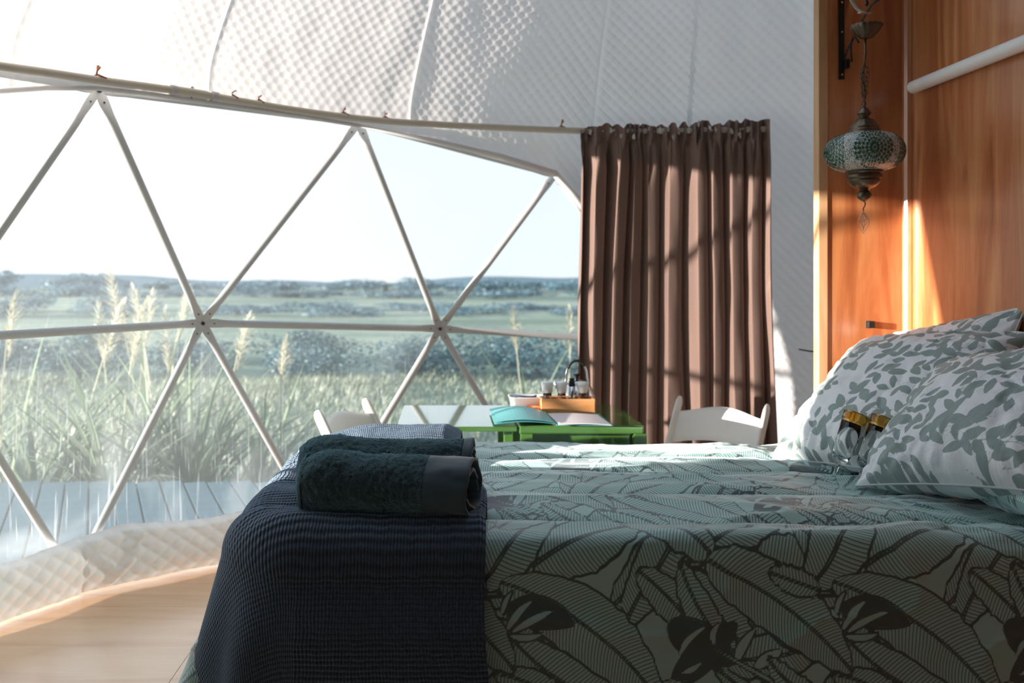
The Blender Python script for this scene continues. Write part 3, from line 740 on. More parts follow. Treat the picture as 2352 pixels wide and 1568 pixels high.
def flat_pillow():
    root = thing('pillow', 'sage palm-print pillow lying flat under the nearest leaf-print pillow', 'pillow', (1.53, 2.33, .775), PR(4), 'palm-print bedding pillows')
    w, h, th = .40, .56, .13; a = np.linspace(-1, 1, 110); b = np.linspace(-1, 1, 150); A, B = np.meshgrid(a, b, indexing='ij')
    for side in (1, -1):
        prof = np.clip((1-np.abs(A)**2.6)*(1-np.abs(B)**2.6), 0, 1)**.5
        X = A*w/2*(1-.06*(1-B**2)*np.abs(A)**3); Y = B*h/2*(1-.06*(1-A**2)*np.abs(B)**3); edge = np.minimum(1-np.abs(A), 1-np.abs(B))
        Z = side*(th/2*prof)+(fbm(A*3, B*4, 71, 3)*.016+np.sin(np.arctan2(B, A)*22)*.004*np.exp(-edge/.2))*sstep(0, .1, edge)
        grid('top_cover' if side > 0 else 'under_cover', np.stack([X, Y, Z], -1), M['palm'], root, {'print': palm_attr(X+.3, Y+1.2)}, None, np.stack([X, Y], -1), flip=side < 0)
flat_pillow()

# ------------------------------------------------------------------ glasses between the pillows
def flute(label, foot, tip):
    foot, tip = Vector(foot), Vector(tip); ax = (tip-foot).normalized(); L = (tip-foot).length; k = L/.22
    root = thing('glass_flute', label, 'glass', foot, 0, 'two champagne flutes'); root.rotation_euler = ax.to_track_quat('Z', 'Y').to_euler()
    z = lambda v: v*k
    st = [(.0001, z(0)), (.030, z(.0)), (.031, z(.003)), (.012, z(.007)), (.0055, z(.014)), (.0048, z(.045)), (.007, z(.058)), (.0001, z(.060))]
    MB().lathe(st, 28).build('stem', M['glass'], root, True)
    bo = [(.0001, z(.058)), (.010, z(.059)), (.021, z(.070)), (.027, z(.090)), (.030, z(.130)), (.0335, z(.185)), (.0312, z(.185)), (.028, z(.130)), (.025, z(.092)), (.018, z(.076)), (.0001, z(.072))]
    MB().lathe(bo, 32).build('bowl', M['glass'], root, True)
    ri = [(.0336, z(.185)), (.0350, z(.192)), (.0362, z(.214)), (.0355, z(.218)), (.0325, z(.217)), (.0315, z(.2)), (.0312, z(.185)), (.0336, z(.185))]
    tag(MB().lathe(ri, 32).build('rim', M['amber'], root, True), 'thick amber rim')
    return root
flute('clear champagne flute with amber rim, the upper left of the pair by the pillow', W(1910, 1108, 2.72), W(1968, 948, 2.74))
flute('clear champagne flute with amber rim, tucked against the nearest pillow', W(1966, 1116, 2.66), W(2032, 958, 2.68))

# ------------------------------------------------------------------ green table
tb = thing('dining_table', 'small glossy green drop-leaf table behind the bed', 'table', (.27, 3.78, 0))
TZ = .74
def tpart(nm, x0, x1, y0, y1, z0, z1, b=.003): return MB().box(((x0+x1)/2-.27, (y0+y1)/2-3.78, (z0+z1)/2), (x1-x0, y1-y0, z1-z0), b).build(nm, M['green'], tb)
tpart('tabletop', .270, .747, 3.49, 4.08, TZ-.032, TZ, .006)
tpart('leaf', -.198, .264, 3.49, 4.08, TZ-.024, TZ-.004, .004)
tpart('apron', .32, .70, 3.53, 3.55, TZ-.13, TZ-.032, .002); tpart('apron', .32, .70, 4.01, 4.03, TZ-.13, TZ-.032, .002)
tpart('apron', .30, .32, 3.55, 4.01, TZ-.13, TZ-.032, .002); tpart('apron', .70, .72, 3.55, 4.01, TZ-.13, TZ-.032, .002)
for x in (.30, .735):
    for y in (3.515, 4.04):
        l = tpart('leg', x-.024, x+.024, y-.022, y+.022, 0, TZ-.032, .003)
        mb = MB()
        for j in range(3): mb.box((x-.27-.014+.014*j, y-3.78-.0225, (TZ-.05)/2), (.004, .002, TZ-.12), .0004)
        mb.build('fluting', M['green'], l)
for y in (3.56, 4.0): tpart('leg', .215, .25, y-.018, y+.018, 0, TZ-.024, .003)
for y in (3.60, 3.96):
    for xx in (.235, .30): pass
    MB().box((.267-.27, y-3.78, TZ-.028), (.07, .03, .004), .001).build('hinge', M['bolt'], tb)

def slab_q(name, pts, thick, mat, label=None, cat=None, parent=None, curve=None):
    mb = MB(); n = 14; P = [Vector(p) for p in pts]; V = []
    for i in range(n+1):
        for j in range(n+1):
            u, v = i/n, j/n; p = P[0]*(1-u)*(1-v)+P[1]*u*(1-v)+P[2]*u*v+P[3]*(1-u)*v
            if curve: p = p+Vector((0, 0, curve(u, v)))
            V.append(p)
    m_ = len(V); V2 = V+[v-Vector((0, 0, thick)) for v in V]; F = []
    g = lambda i, j: i*(n+1)+j
    for i in range(n):
        for j in range(n): F.append((g(i, j), g(i+1, j), g(i+1, j+1), g(i, j+1))); F.append((m_+g(i, j), m_+g(i, j+1), m_+g(i+1, j+1), m_+g(i+1, j)))
    for i in range(n):
        for a, b in (((i, 0), (i+1, 0)), ((i+1, n), (i, n)), ((0, i+1), (0, i)), ((n, i), (n, i+1))):
            F.append((g(*a), m_+g(*a), m_+g(*b), g(*b)))
    o = mb.add(V2, F).build(name, mat, parent)
    if label: tag(o, label, cat)
    return o
fold = thing('open_folder', 'open folder with a teal cover and printed pages on the green table', 'folder', (.27, 3.68, TZ))
def on(px, py, dz=0.0):
    k = (EYE-TZ-dz)/(py-640); return Vector(((px-1030)*k-.27, k*FPX-3.68, dz))
slab_q('cover', [on(1124, 941, .006), on(1252, 946, .006), on(1276, 975, .006), on(1136, 976, .006)], .002, M['teal'], parent=fold, curve=lambda u, v: .018*math.sin(PI*u)**1*(1-.5*v)+.004)
slab_q('cover', [on(1253, 946, .004), on(1376, 950, .004), on(1408, 977, .004), on(1279, 976, .004)], .002, M['teal'], parent=fold)
slab_q('page', [on(1258, 949, .010), on(1372, 952, .010), on(1404, 975, .008), on(1284, 974, .010)], .003, M['paper'], parent=fold, curve=lambda u, v: .004*math.sin(PI*u))
slab_q('page', [on(1134, 945, .012), on(1250, 948, .012), on(1272, 972, .010), on(1142, 971, .012)], .001, M['teal'], parent=fold, curve=lambda u, v: .020*math.sin(PI*u)**1*(1-.5*v)+.004)

# bamboo box, jars, pepper mill
cd = thing('wooden_caddy', 'small open bamboo box holding the jars on the table', 'box', (.497, 3.85, TZ))
for a in (((0, -.052, .032), (.222, .008, .058)), ((0, .052, .032), (.222, .008, .058)), ((-.107, 0, .032), (.008, .096, .058)), ((.107, 0, .032), (.008, .096, .058))):
    MB().box(a[0], a[1], .001).build('side', M['caddywood'], cd)
MB().box((0, 0, .003), (.206, .096, .006), .0005).build('base', M['caddywood'], cd)
def jar(label, x, dy, r=.020, lid=1.0, fill=.03):
    rt = thing('spice_jar', label, 'jar', (.497+x, 3.85+dy, TZ+.006), 0, 'glass jars in the bamboo box')
    MB().lathe([(.0001, 0), (r*1.05, 0), (r*1.1, .008), (r*1.02, .04), (r*.86, .062), (r*.84, .074), (r*.78, .074), (r*.8, .06), (r*.95, .04), (r*1.0, .010), (.0001, .005)], 20).build('body', M['jarglass'], rt, True)
    MB().lathe([(.0001, .0055), (r*.97, .011), (r*.93, .01+fill), (.0001, .012+fill)], 18).build('contents', M['coffee'], rt, True)
    MB().lathe([(r*.80, .074), (r*.95, .075), (r*1.20*lid, .108), (r*1.24*lid, .116), (r*1.15*lid, .120), (.0001, .119)], 20).build('lid', M['white'], rt, True)
    return rt
jar('glass jar with a wide white lid at the left end of the bamboo box', -.080, 0, .021, 1.05, .028)
jar('glass jar with a narrow white lid in the middle of the bamboo box', -.020, 0, .020, .92, .045)
jar('glass jar with a white lid at the right end of the bamboo box', .068, 0, .021, 1.05, .050)
pm = thing('pepper_mill', 'steel pepper mill with a dark grey top in the bamboo box', 'grinder', (.497+.024, 3.85+.008, TZ+.006))
MB().lathe([(.0001, 0), (.015, 0), (.0155, .05), (.0135, .10), (.0001, .10)], 20).build('body', M['steel'], pm, True)
MB().lathe([(.013, .10), (.0135, .106), (.011, .128), (.0125, .134), (.0001, .136)], 20).build('top', M['black'], pm, True)

kt = thing('kettle', 'stainless steel kettle with an arched black handle behind the jars', 'kettle', (.560, 3.99, TZ))
MB().lathe([(.0001, 0), (.078, 0), (.084, .012), (.080, .05), (.062, .092), (.040, .108), (.0001, .108)], 32).build('body', M['steel'], kt, True)
MB().lathe([(.040, .106), (.036, .114), (.012, .121), (.0001, .122)], 24).build('lid', M['steel'], kt, True)
MB().lathe([(.006, .120), (.005, .131), (.016, .142), (.015, .146), (.0001, .146)], 16).build('lid_knob', M['black'], kt, True)
hp = [(.045*math.cos(a)*1.0, 0, .128+.075*math.sin(a)) for a in np.linspace(0, PI, 18)]
hp = [(.050, 0, .095), (.049, 0, .11)]+hp+[(-.047, 0, .11), (-.050, 0, .095)]
MB().tube(hp, .0032, 8, [(1.6, .6)]*len(hp)).build('handle', M['steel'], kt, True)
MB().tube(hp[6:17], .0055, 10).build('grip', M['black'], kt, True)
MB().tube([(-.060, 0, .07), (-.085, 0, .095), (-.10, 0, .115)], [.018, .013, .010], 12).build('spout', M['steel'], kt, True)

tub = thing('plastic_tub', 'low white plastic tub with coiled dark cord at the left of the bamboo box', 'tub', (.335, 3.93, TZ))
def rr(w, d, r, n=5):
    return [(sx*(w/2-r)+r*math.cos(a), sy*(d/2-r)+r*math.sin(a)) for sx, sy, a0 in ((1, 1, 0), (-1, 1, PI/2), (-1, -1, PI), (1, -1, 1.5*PI)) for a in np.linspace(a0, a0+PI/2, n)]
mb = MB(); rings = []
for (w, d, zz) in ((.12, .10, 0), (.128, .108, .004), (.145, .122, .052), (.152, .130, .054), (.150, .128, .058), (.140, .118, .055), (.122, .102, .008)):
    rings.append([(x_, y_, zz) for x_, y_ in rr(w, d, .02)])
n = len(rings[0]); V = [p for r in rings for p in r]; F = [(i*n+k, i*n+(k+1) % n, (i+1)*n+(k+1) % n, (i+1)*n+k) for i in range(len(rings)-1) for k in range(n)]
F += [tuple(range(n-1, -1, -1)), tuple((len(rings)-1)*n+k for k in range(n))]
mb.add(V, F).build('tub_wall', M['white'], tub, True)
pts = [(.335+.045*math.cos(a)*(1+.1*math.sin(a*.37)), 3.92+.032*math.sin(a), TZ+.035+.0022*a*.9) for a in np.linspace(0, 8*PI/2, 60)]
tag(MB().tube(pts, .0038, 8).build('coiled_cord', M['navy'], None, True), 'dark navy cord coiled in the white tub', 'cord')
oc = slab_q('folded_cloth', [(.292, 3.815, TZ+.022), (.392, 3.815, TZ+.026), (.384, 3.865, TZ+.024), (.30, 3.862, TZ+.022)], .018, M['orange'], 'orange folded cloth in front of the white tub', 'cloth', curve=lambda u, v: .004*math.sin(u*9+v*3))

# ------------------------------------------------------------------ white folding chairs
def chair(label, origin, rz):
    rt = thing('folding_chair', label, 'chair', origin, rz, 'white folding chairs at the green table')
    hw = .200
    for sx in (-1, 1):
        x0 = sx*hw
        f, t = Vector((x0, .22, .012)), Vector((x0, -.20, .775)); mid = f.lerp(t, .55)
        pts = [f.lerp(t, k) for k in (0, .02, .3, .6, .9, .965, .985, 1.0)]
        rads = [.019, .021, .021, .022, .024, .023, .019, .010]
        MB().tube(pts, rads, 14, [(.55, 1)]*len(pts), (1, 0, 0)).build('upright', M['chair'], rt, True)
        xx = x0-sx*.032
        b0, b1 = Vector((xx, -.27, .012)), Vector((xx, .14, .43))
        MB().tube([b0.lerp(b1, k) for k in (0, .05, .5, .95, 1)], [.017, .019, .019, .019, .014], 12, [(.5, 1)]*5, (1, 0, 0)).build('rear_leg', M['chair'], rt, True)
    # backrest: curved top rail panel hung between the uprights
    nU, nV = 33, 11; V = []
    def bp(u, v, side):
        x = (u*2-1)*(hw-.004); arch = (1-(2*u-1)**2)
        z0 = .585+.022*arch**1.2-.0; z1 = .715+.030*math.sin(PI*u)**1.6
        z = z0+(z1-z0)*v; y = -.095-(z-.585)*.55-.030*arch*1.0+side*(.007*math.sqrt(max(0, 1-(2*v-1)**6)))
        return (x, y, z)
    for side in (1, -1):
        for i in range(nU):
            for j in range(nV): V.append(bp(i/(nU-1), j/(nV-1), side))
    g = lambda s_, i, j: s_*nU*nV+i*nV+j; F = []
    for i in range(nU-1):
        for j in range(nV-1):
            F.append((g(0, i, j), g(0, i, j+1), g(0, i+1, j+1), g(0, i+1, j))); F.append((g(1, i, j), g(1, i+1, j), g(1, i+1, j+1), g(1, i, j+1)))
        F.append((g(0, i, 0), g(0, i+1, 0), g(1, i+1, 0), g(1, i, 0))); F.append((g(0, i, nV-1), g(1, i, nV-1), g(1, i+1, nV-1), g(0, i+1, nV-1)))
    for j in range(nV-1): F.append((g(0, 0, j), g(1, 0, j), g(1, 0, j+1), g(0, 0, j+1))); F.append((g(0, nU-1, j), g(0, nU-1, j+1), g(1, nU-1, j+1), g(1, nU-1, j)))
    MB().add(V, F).build('backrest', M['chair'], rt, autosm=60)
    MB().box((0, .01, .44), (.36, .36, .028), .010).build('seat', M['chair'], rt, autosm=50)
    MB().box((0, .01, .455), (.31, .31, .006), .002).build('seat_pad', M['chair'], rt, autosm=50)
    for (y_, z_, w_) in ((.175, .10, .37), (-.19, .12, .31)): MB().tube([(-w_/2, y_, z_), (w_/2, y_, z_)], .010, 10).build('rung', M['chair'], rt, True)
    return rt
def chair_at(label, topmid, f):
    f = Vector((f[0], f[1], 0)).normalized(); rz = math.atan2(-f.x, f.y)
    return chair(label, (topmid[0]+f.x*.20, topmid[1]+f.y*.20, 0), rz)
chair_at('white resin folding chair in front of the brown curtain', (1.185, 3.95), (-.67, -.74))
chair_at('white resin folding chair at the left end of the green table, by the window', (-.447, 3.82), (.90, -.38))

# ------------------------------------------------------------------ curtain pole and curtain
def plan(px, py, r):
    d = np.array([(px-1030)/FPX, 1.0]); o_ = -DC[:2]; a = d@d; b = 2*(d@o_); c = o_@o_-r*r
    k = (-b+math.sqrt(b*b-4*a*c))/2/a; return Vector((d[0]*k, k, EYE+(640-py)*k/FPX))
railp = [plan(px, py, 2.49) for px, py in ((-260, 118), (-100, 136), (0, 152), (110, 167), (225, 184), (340, 199), (440, 213), (535, 229), (660, 250), (790, 268), (900, 279), (1030, 287), (1150, 293), (1290, 299), (1420, 302), (1600, 300), (1764, 297))]
# smooth the pole
def cr(P, n=8):
    out = []
    for i in range(len(P)-1):
        a, b, c, d = P[max(i-1, 0)], P[i], P[i+1], P[min(i+2, len(P)-1)]
        for k in range(n):
            t = k/n; out.append(.5*((2*b)+(c-a)*t+(2*a-5*b+4*c-d)*t*t+(3*b-a-3*c+d)*t**3))
    return out+[P[-1]]
rt = thing('curtain_pole', 'cream metal curtain pole curving along the top of the window', 'curtain pole', railp[8])
o_ = Vector(railp[8]); pole = [p-o_ for p in cr(railp)]
MB().tube(pole, .0155, 14).build('pole', M['rail'], rt, True)
k0 = 6*8
MB().tube([pole[k0-3], pole[k0], pole[k0+3]], .0185, 16).build('joining_sleeve', M['rail'], rt, autosm=40)
for kk in (k0-4, k0+4): MB().tube([pole[kk]-(pole[kk+1]-pole[kk])*.06, pole[kk+1]], .0205, 16).build('clamp_ring', M['strut'], rt, autosm=40)
MB().tube([pole[k0]-Vector((0, 0, .022)), pole[k0]+Vector((0, 0, .026))], .003, 6).build('bolt', M['bolt'], rt)
for px, big in ((222, 1.5), (535, 1), (590, 1), (797, 1.1), (890, 1), (1295, 1.4)):
    i = min(range(len(pole)), key=lambda j: abs((pole[j]+o_).x/(pole[j]+o_).y*FPX+1030-px)); p = pole[i]+Vector((0, -.002, .016))
    mb = MB(); rg = random.Random(px)
    for j in range(3 if big < 1.3 else 5):
        a = rg.uniform(0, 6.3); mb.tube([p+Vector((-.006, 0, -.002)), p+Vector((0, -.004, .012*big)), p+Vector((.010*math.cos(a), .006*math.sin(a), .020*big+.008*math.sin(a)))], .0022*big, 6)
    mb.tube([p+Vector((-.012, 0, 0)), p+Vector((0, 0, .004)), p+Vector((.022*big, 0, -.010))], .0035, 6)
    mb.build('wire_tie', M['copper'], rt, True)

cu = thing('curtain', 'brown pleated curtain with a ruffled gathered top right of the window', 'curtain', (1.1, 4.3, 0))
nU, nV = 900, 150
U, V = np.meshgrid(np.linspace(0, 1, nU), np.linspace(0, 1, nV), indexing='ij')
pl = plan(1330, 302, 2.49); pr = plan(1768, 296, 2.49)
a0 = math.atan2(pl.y-DC[1], pl.x-DC[0]); a1 = math.atan2(pr.y-DC[1], pr.x-DC[0])
ztop = 2.026+.010*np.abs(np.sin(U*PI*17))**.6+.014*noise(U*34, U*0, 3)+.014*U
zb = .03; zh = ztop-(ztop-zb)*np.where(V < .25, V*.30, .075+(V-.25)/.75*.925)
dn = (ztop-zh)
NF = 9.5
uw = U+.022*noise(U*8, U*0, 1)+.016*noise(U*5, dn*1.3, 2)+.014*noise(U*11, dn*1.1, 5)
ph = 2*PI*NF*uw
amp_var = .75+.5*noise(U*NF*.5+3, U*0, 7)
body = sstep(.03, .22, dn)
hdr = 1-sstep(.05, .12, dn)
fold = (2*np.abs(np.cos(ph/2+.6))**.75-1.2)*(.010+.044*body*amp_var)
fine = (1-2*np.abs(np.sin(ph*1.15+1.2*np.sin(ph*.37)))**.6)*.020*hdr+noise(U*70, dn*24, 4)*.010*hdr-(1-2*np.abs(np.sin(ph*1.6+2)))*.008*np.exp(-((dn-.16)/.08)**2)
pinch = -.008*np.exp(-((dn-.055)/.015)**2)
rad = 2.475-.010-fold-fine+fbm(U*14, dn*1.3, 9, 3)*.012*body+pinch
width = 1+.085*sstep(.1, 2.0, dn)+.05*sstep(.05, .3, dn)*0
ang_ = a0+(a1-a0)*(.5+(U-.5)*width)
lat = np.sin(2*ph+.8)*.010*body*1.25
X = DC[0]+rad*np.cos(ang_)+lat; Y = DC[1]+rad*np.sin(ang_)
grid('cloth', np.stack([X, Y, zh], -1)-np.array([1.1, 4.3, 0]), M['curtain'], cu, uv=np.stack([U*1.9, zh], -1))
# frayed scraps of pale lining that show in the gathers
mb = MB(); rg = random.Random(4)
for u_ in (.06, .17, .22, .29, .37, .43, .47, .50, .53, .58, .63, .69, .72, .80, .84):
    iu = int(u_*(nU-1)); jv = 3+int(rg.random()*16)
    base_p = np.array([X[iu, jv], Y[iu, jv], zh[iu, jv]])-np.array([1.1, 4.3, 0])+np.array([0, -.020, 0])
    npt = 9; poly = []
    for k in range(npt):
        a = 2*PI*k/npt; r_ = rg.uniform(.004, .013); poly.append((r_*math.cos(a)*.8, r_*math.sin(a)*1.6))
    Mx = Matrix.Translation(base_p) @ Matrix.Rotation(PI/2, 4, 'X') @ Matrix.Rotation(rg.uniform(-.6, .6), 4, 'Y')
    MB().prism(poly, .0012, Mx).build('lining_scrap', M['tuft'], cu)

# ------------------------------------------------------------------ mosaic lantern on its bracket
LY = 3.25; kL = LY/FPX
lamp = thing('hanging_lantern', 'bronze lantern with a green mosaic glass globe hanging from a wall bracket', 'lantern', (1.478, LY, 0))
def lz(py): return EYE+(640-py)*kL
MB().lathe([(.0001, lz(244)), (.006, lz(246)), (.013, lz(250)), (.022, lz(257)), (.024, lz(261)), (.018, lz(266)), (.015, lz(271)), (.030, lz(276)), (.042, lz(286)), (.050, lz(293)), (.049, lz(296)), (.053, lz(299)), (.052, lz(303)), (.055, lz(306)), (.040, lz(309))], 40, flute=lambda k, n, z_: .03*math.cos(k*2*PI/n*10) if lz(290) < z_ < lz(268) else 0).build('top_cap', M['bronze'], lamp, autosm=50)
gz0, gz1 = lz(393), lz(306); gc = (gz0+gz1)/2; gh = (gz1-gz0)/2; GR = .1325
prof = []
for i in range(25):
    a = -PI/2+PI*i/24; ca = abs(math.cos(a))**.80; prof.append((.046+(GR-.046)*ca, gc+gh*math.sin(a)*1.0))
MB().lathe(prof, 64).build('globe', M['crackle'], lamp, True)
def on_globe(az, tt, off=.0015):
    a = tt*PI/2; ca = abs(math.cos(a))**.80; r = .046+(GR-.046)*ca+off; return Vector((r*math.cos(az), r*math.sin(az), gc+gh*math.sin(a)))
mbt = MB(); rg = random.Random(12)
for mdl in range(5):
    az0 = -PI/2-.18+mdl*2*PI/5; 
    for ring in range(0, 6):
        nt_ = 1 if ring == 0 else 6+ring*5
        for k in range(nt_):
            g = 2*PI*(k+.5*(ring % 2))/nt_; rad_ = ring*.165
            sz = .075 if ring < 4 else .082
            cu_, cv_ = rad_*math.cos(g), rad_*math.sin(g)
            pts_ = []
            for (du, dv) in ((1, 0), (0, .85), (-1, 0), (0, -.85)):
                uu = cu_+sz*(du*math.cos(g)-dv*math.sin(g)); vv = cv_+sz*(du*math.sin(g)+dv*math.cos(g))
                pts_.append((uu, vv))
            if max(abs(p[1]) for p in pts_) > .93: continue
            P4 = [on_globe(az0+uu*.56, vv, .0022) for uu, vv in pts_]; Q4 = [on_globe(az0+uu*.56, vv, .0002) for uu, vv in pts_]
            mbt.add(P4+Q4, [(0, 1, 2, 3), (0, 4, 5, 1), (1, 5, 6, 2), (2, 6, 7, 3), (3, 7, 4, 0)])
tag(mbt.build('mosaic_tiles', M['tile'], lamp), kind='stuff')
MB().lathe([(.050, lz(391)), (.062, lz(393)), (.063, lz(396)), (.057, lz(400)), (.060, lz(404)), (.060, lz(408)), (.053, lz(412)), (.055, lz(416)), (.047, lz(424)), (.034, lz(431)), (.018, lz(434)), (.015, lz(438)), (.023, lz(443)), (.025, lz(448)), (.022, lz(455)), (.010, lz(461)), (.004, lz(463)), (.0001, lz(464))], 40).build('bottom_cap', M['bronze'], lamp, autosm=50)
hk = [(0, 0, lz(462)), (.004, 0, lz(468)), (.001, 0, lz(474)), (-.004, 0, lz(479)), (-.002, 0, lz(484))]
MB().tube(hk, .0022, 8).build('lower_hook', M['bronze'], lamp, True)
fil = MB()
def teardrop(w_, z0_, z1_, ph_=1.0): return [(w_*math.sin(PI*t)**1.3*ph_-.003, 0, z0_+(z1_-z0_)*t) for t in np.linspace(0, 1, 16)]
for w_, a_, b_ in ((.020, 484, 536), (.014, 488, 522), (.008, 490, 510), (.004, 495, 530)):
    for sg in (1, -1): fil.tube(teardrop(w_, lz(b_), lz(a_), sg), .0009, 5)
fil.build('filigree_pendant', M['steel'], lamp, True)
MB().tube([(.003, 0, lz(88)), (.004, 0, lz(120)), (0, 0, lz(152))], .0042, 10).build('stem_rod', M['bronze'], lamp, True)
MB().lathe([(.0001, lz(57)), (.050, lz(57)), (.054, lz(59)), (.048, lz(66)), (.038, lz(76)), (.020, lz(87)), (.006, lz(90)), (.0001, lz(90))], 48, Matrix.Translation((.008, 0, 0)), flute=lambda k, n, z_: .05*math.cos(k*2*PI/n*14)).build('canopy_cup', M['bronze'], lamp, True)
def chain(p, q, n, parent, r=.0068, w_=.0014):
    p, q = Vector(p), Vector(q); d = (q-p).normalized(); Lk = (q-p).length/n
    side = d.cross(Vector((0, 1, 0))).normalized(); other = d.cross(side)
    for i in range(n):
        c = p+d*Lk*(i+.5); s_ = side if i % 2 else other
        pts = [c+d*math.cos(a)*Lk*.66+s_*math.sin(a)*r for a in np.linspace(0, 2*PI, 15)]
        MB().tube(pts, w_, 6, cap=False).build('chain_link', M['bronze'], parent, True)
ch = tag(MB().lathe([(.003, lz(236)), (.005, lz(239)), (.005, lz(243)), (.003, lz(245))], 12).build('chain_ring', M['bronze'], lamp, True))
MB().tube([(-.012, 0, lz(160)), (0, 0, lz(150)), (.011, 0, lz(156))], .0022, 6).build('chain_bar', M['bronze'], lamp, True)
for (a_, b_, n_) in (((-.013, -.004, lz(160)), (-.001, 0, lz(228)), 7), ((.012, -.003, lz(156)), (.002, 0, lz(228)), 7), ((0, .012, lz(156)), (0, .001, lz(228)), 7), ((0, 0, lz(226)), (0, 0, lz(241)), 2)):
    chain(a_, b_, n_, ch)
MB().tube([(.001, .002, lz(90)), (.004, .006, lz(150)), (-.006, .004, lz(180)), (.005, .003, lz(210)), (0, .001, lz(246))], .0020, 8).build('cord', M['black'], lamp, True)
br = thing('wall_bracket', 'black steel bracket with a scrolled arm screwed to the plywood', 'bracket', (1.475, 3.47, 0))
kb = 3.465/FPX
def bz(py): return EYE+(640-py)*kb
bx = (1933-1030)*kb-1.475
MB().box((bx, -.004, (bz(182)+bz(-60))/2), (.021, .006, bz(-60)-bz(182)), .001).build('back_plate', M['black'], br)
for py in (6, 74, 172): MB().tube([(bx, -.007, bz(py)), (bx, -.010, bz(py))], .004, 8).build('screw', M['steel'], br)
arm = [(bx+.006, -.008, bz(140)), (bx+.012, -.030, bz(118)), (bx+.022, -.07, bz(90)), (bx+.030, -.12, bz(62)), (bx+.040, -.16, bz(40)), (bx+.058, -.195, bz(30)), (.010, -.215, bz(31)), (.014, -.22, bz(46)), (.010, -.22, bz(52))]
MB().tube(arm, .0055, 8, [(1, .5)]*len(arm)).build('arm', M['black'], br, True)
sc_ = [(bx+.010+.012*math.sin(t*1.6)+.004*t, -.010-.020*t, bz(152)+.010*t*math.cos(t*2.0)+.018*t) for t in np.linspace(0, 4, 26)]
MB().tube(sc_, .0035, 8).build('scroll', M['black'], br, True)
MB().box((bx+.016, -.015, bz(148)), (.016, .018, .035), .003).build('plug_box', M['black'], br)
cb = [(bx+.028, -.012, bz(-60)), (bx+.030, -.02, bz(-5)), (bx+.036, -.04, bz(20)), (bx+.033, -.10, bz(44)), (bx+.040, -.15, bz(56)), (.000, -.19, bz(62))]
tag(MB().tube(cr([Vector(p) for p in cb], 6), .0065, 8, [(1.4, .5)]*31).build('flat_cord', M['cable'], br, True), 'pale translucent cord')

# ------------------------------------------------------------------ small things on the walls
tp = thing('wall_pipe', 'white plastic pipe running along the plywood headboard wall', 'pipe', (XW-.030, 3.0, 2.0))
MB().tube([(0, .385, .008), (0, .383, .008), (0, -3.0, -.01)], [.018, .0235, .0235], 24).build('pipe', M['tube'], tp, autosm=40)
for y_ in (-.42, -1.6): MB().box((.018, y_, 0), (.024, .02, .052), .003).build('clip', M['tube'], tp)
for nm, py in (('upper', 745), ('lower', 790)):
    hk = thing('wall_hook', f'small square black peg, the {nm} of two on the plywood by the pillows', 'hook', (W(1998, py, 3.465)[0], 3.47, W(1998, py, 3.465)[2]), 0, 'black pegs on the plywood')
    MB().box((0, -.012, 0), (.024, .022, .024), .003).build('peg', M['black'], hk); MB().box((0, -.0015, 0), (.027, .003, .027), .0006).build('plate', M['bronze'], hk)
p_ = W(1858, 806, 4.40)
o = MB().tube([p_+Vector((-.037, .03, .006)), p_, p_+Vector((.04, .01, -.004))], .0035, 6).build('tie_pin', M['black'], None, True); tag(o, 'thin dark pin stuck in the white quilted lining beside the curtain', 'pin')

# ------------------------------------------------------------------ planting outside
def blade(L, w, bend, name='leaf', seg=7, fold=.25):
    V = []; F = []
    for i in range(seg+1):
        t = i/seg; ww = w*(.55+.45*math.sin(PI*min(1, t*1.1)))*(1-t**3)+.0008
        z = L*(t-.12*bend*t*t); y = L*bend*t*t*.8
        V += [(-ww/2, y+fold*ww, z), (0, y, z), (ww/2, y+fold*ww, z)]
    for i in range(seg):
        for k in range(2): F.append((i*3+k, i*3+k+1, i*3+3+k+1, i*3+3+k))
    me = bpy.data.meshes.new(name); me.from_pydata(V, [], F); me.update(); return me
flm = [blade(rg.uniform(.9, 1.35), rg.uniform(.035, .055), rg.uniform(.05, .9)) for rg in [random.Random(i) for i in range(7)]]
for m_ in flm: m_.materials.append(M['flax'])
def plume_mesh(seed):
    rg = random.Random(seed); mb = MB(); mb.tube([(0, 0, 0), (.02, .02, .8), (.08, .03, 1.45)], [.006, .005, .003], 5)
    for i in range(170):
        t = rg.uniform(0, 1); a = rg.uniform(0, 6.28); r_ = .075*math.sin(PI*min(1, t*.9+.08)); c = Vector((.05+.05*t, .03, 1.0+.48*t))
        e = c+Vector((r_*math.cos(a)+.03, r_*math.sin(a), .08)); w_ = .006
        mb.add([c, c+Vector((w_, 0, .01)), e+Vector((w_*.3, 0, 0)), e], [(0, 1, 2, 3)])
    return mb.mesh('plume')
plm = [plume_mesh(3), plume_mesh(8)]
for m_ in plm: m_.materials.append(M['straw'])
spots = [(85, 6.75, 34, 1.0, 2, 'leftmost tall flax bush at the deck edge, with upright pale blades'), (265, 6.95, 44, 1.05, 2, 'wide green flax bush outside with feathery straw plumes'),
         (440, 7.15, 46, .98, 3, 'flax bush with long leaning blades right of the window strut joint'), (590, 7.3, 30, .78, 1, 'lower flax bush beside the white chair, seen through the window'),
         (-120, 6.9, 26, 1.0, 1, 'flax bush outside, cut by the left edge of the photo'), (350, 8.6, 26, 1.15, 4, 'pale feathery grass clump rising behind the flax bushes'), (1230, 9.0, 24, .9, 3, 'pale grass clump seen beside the curtain edge')]
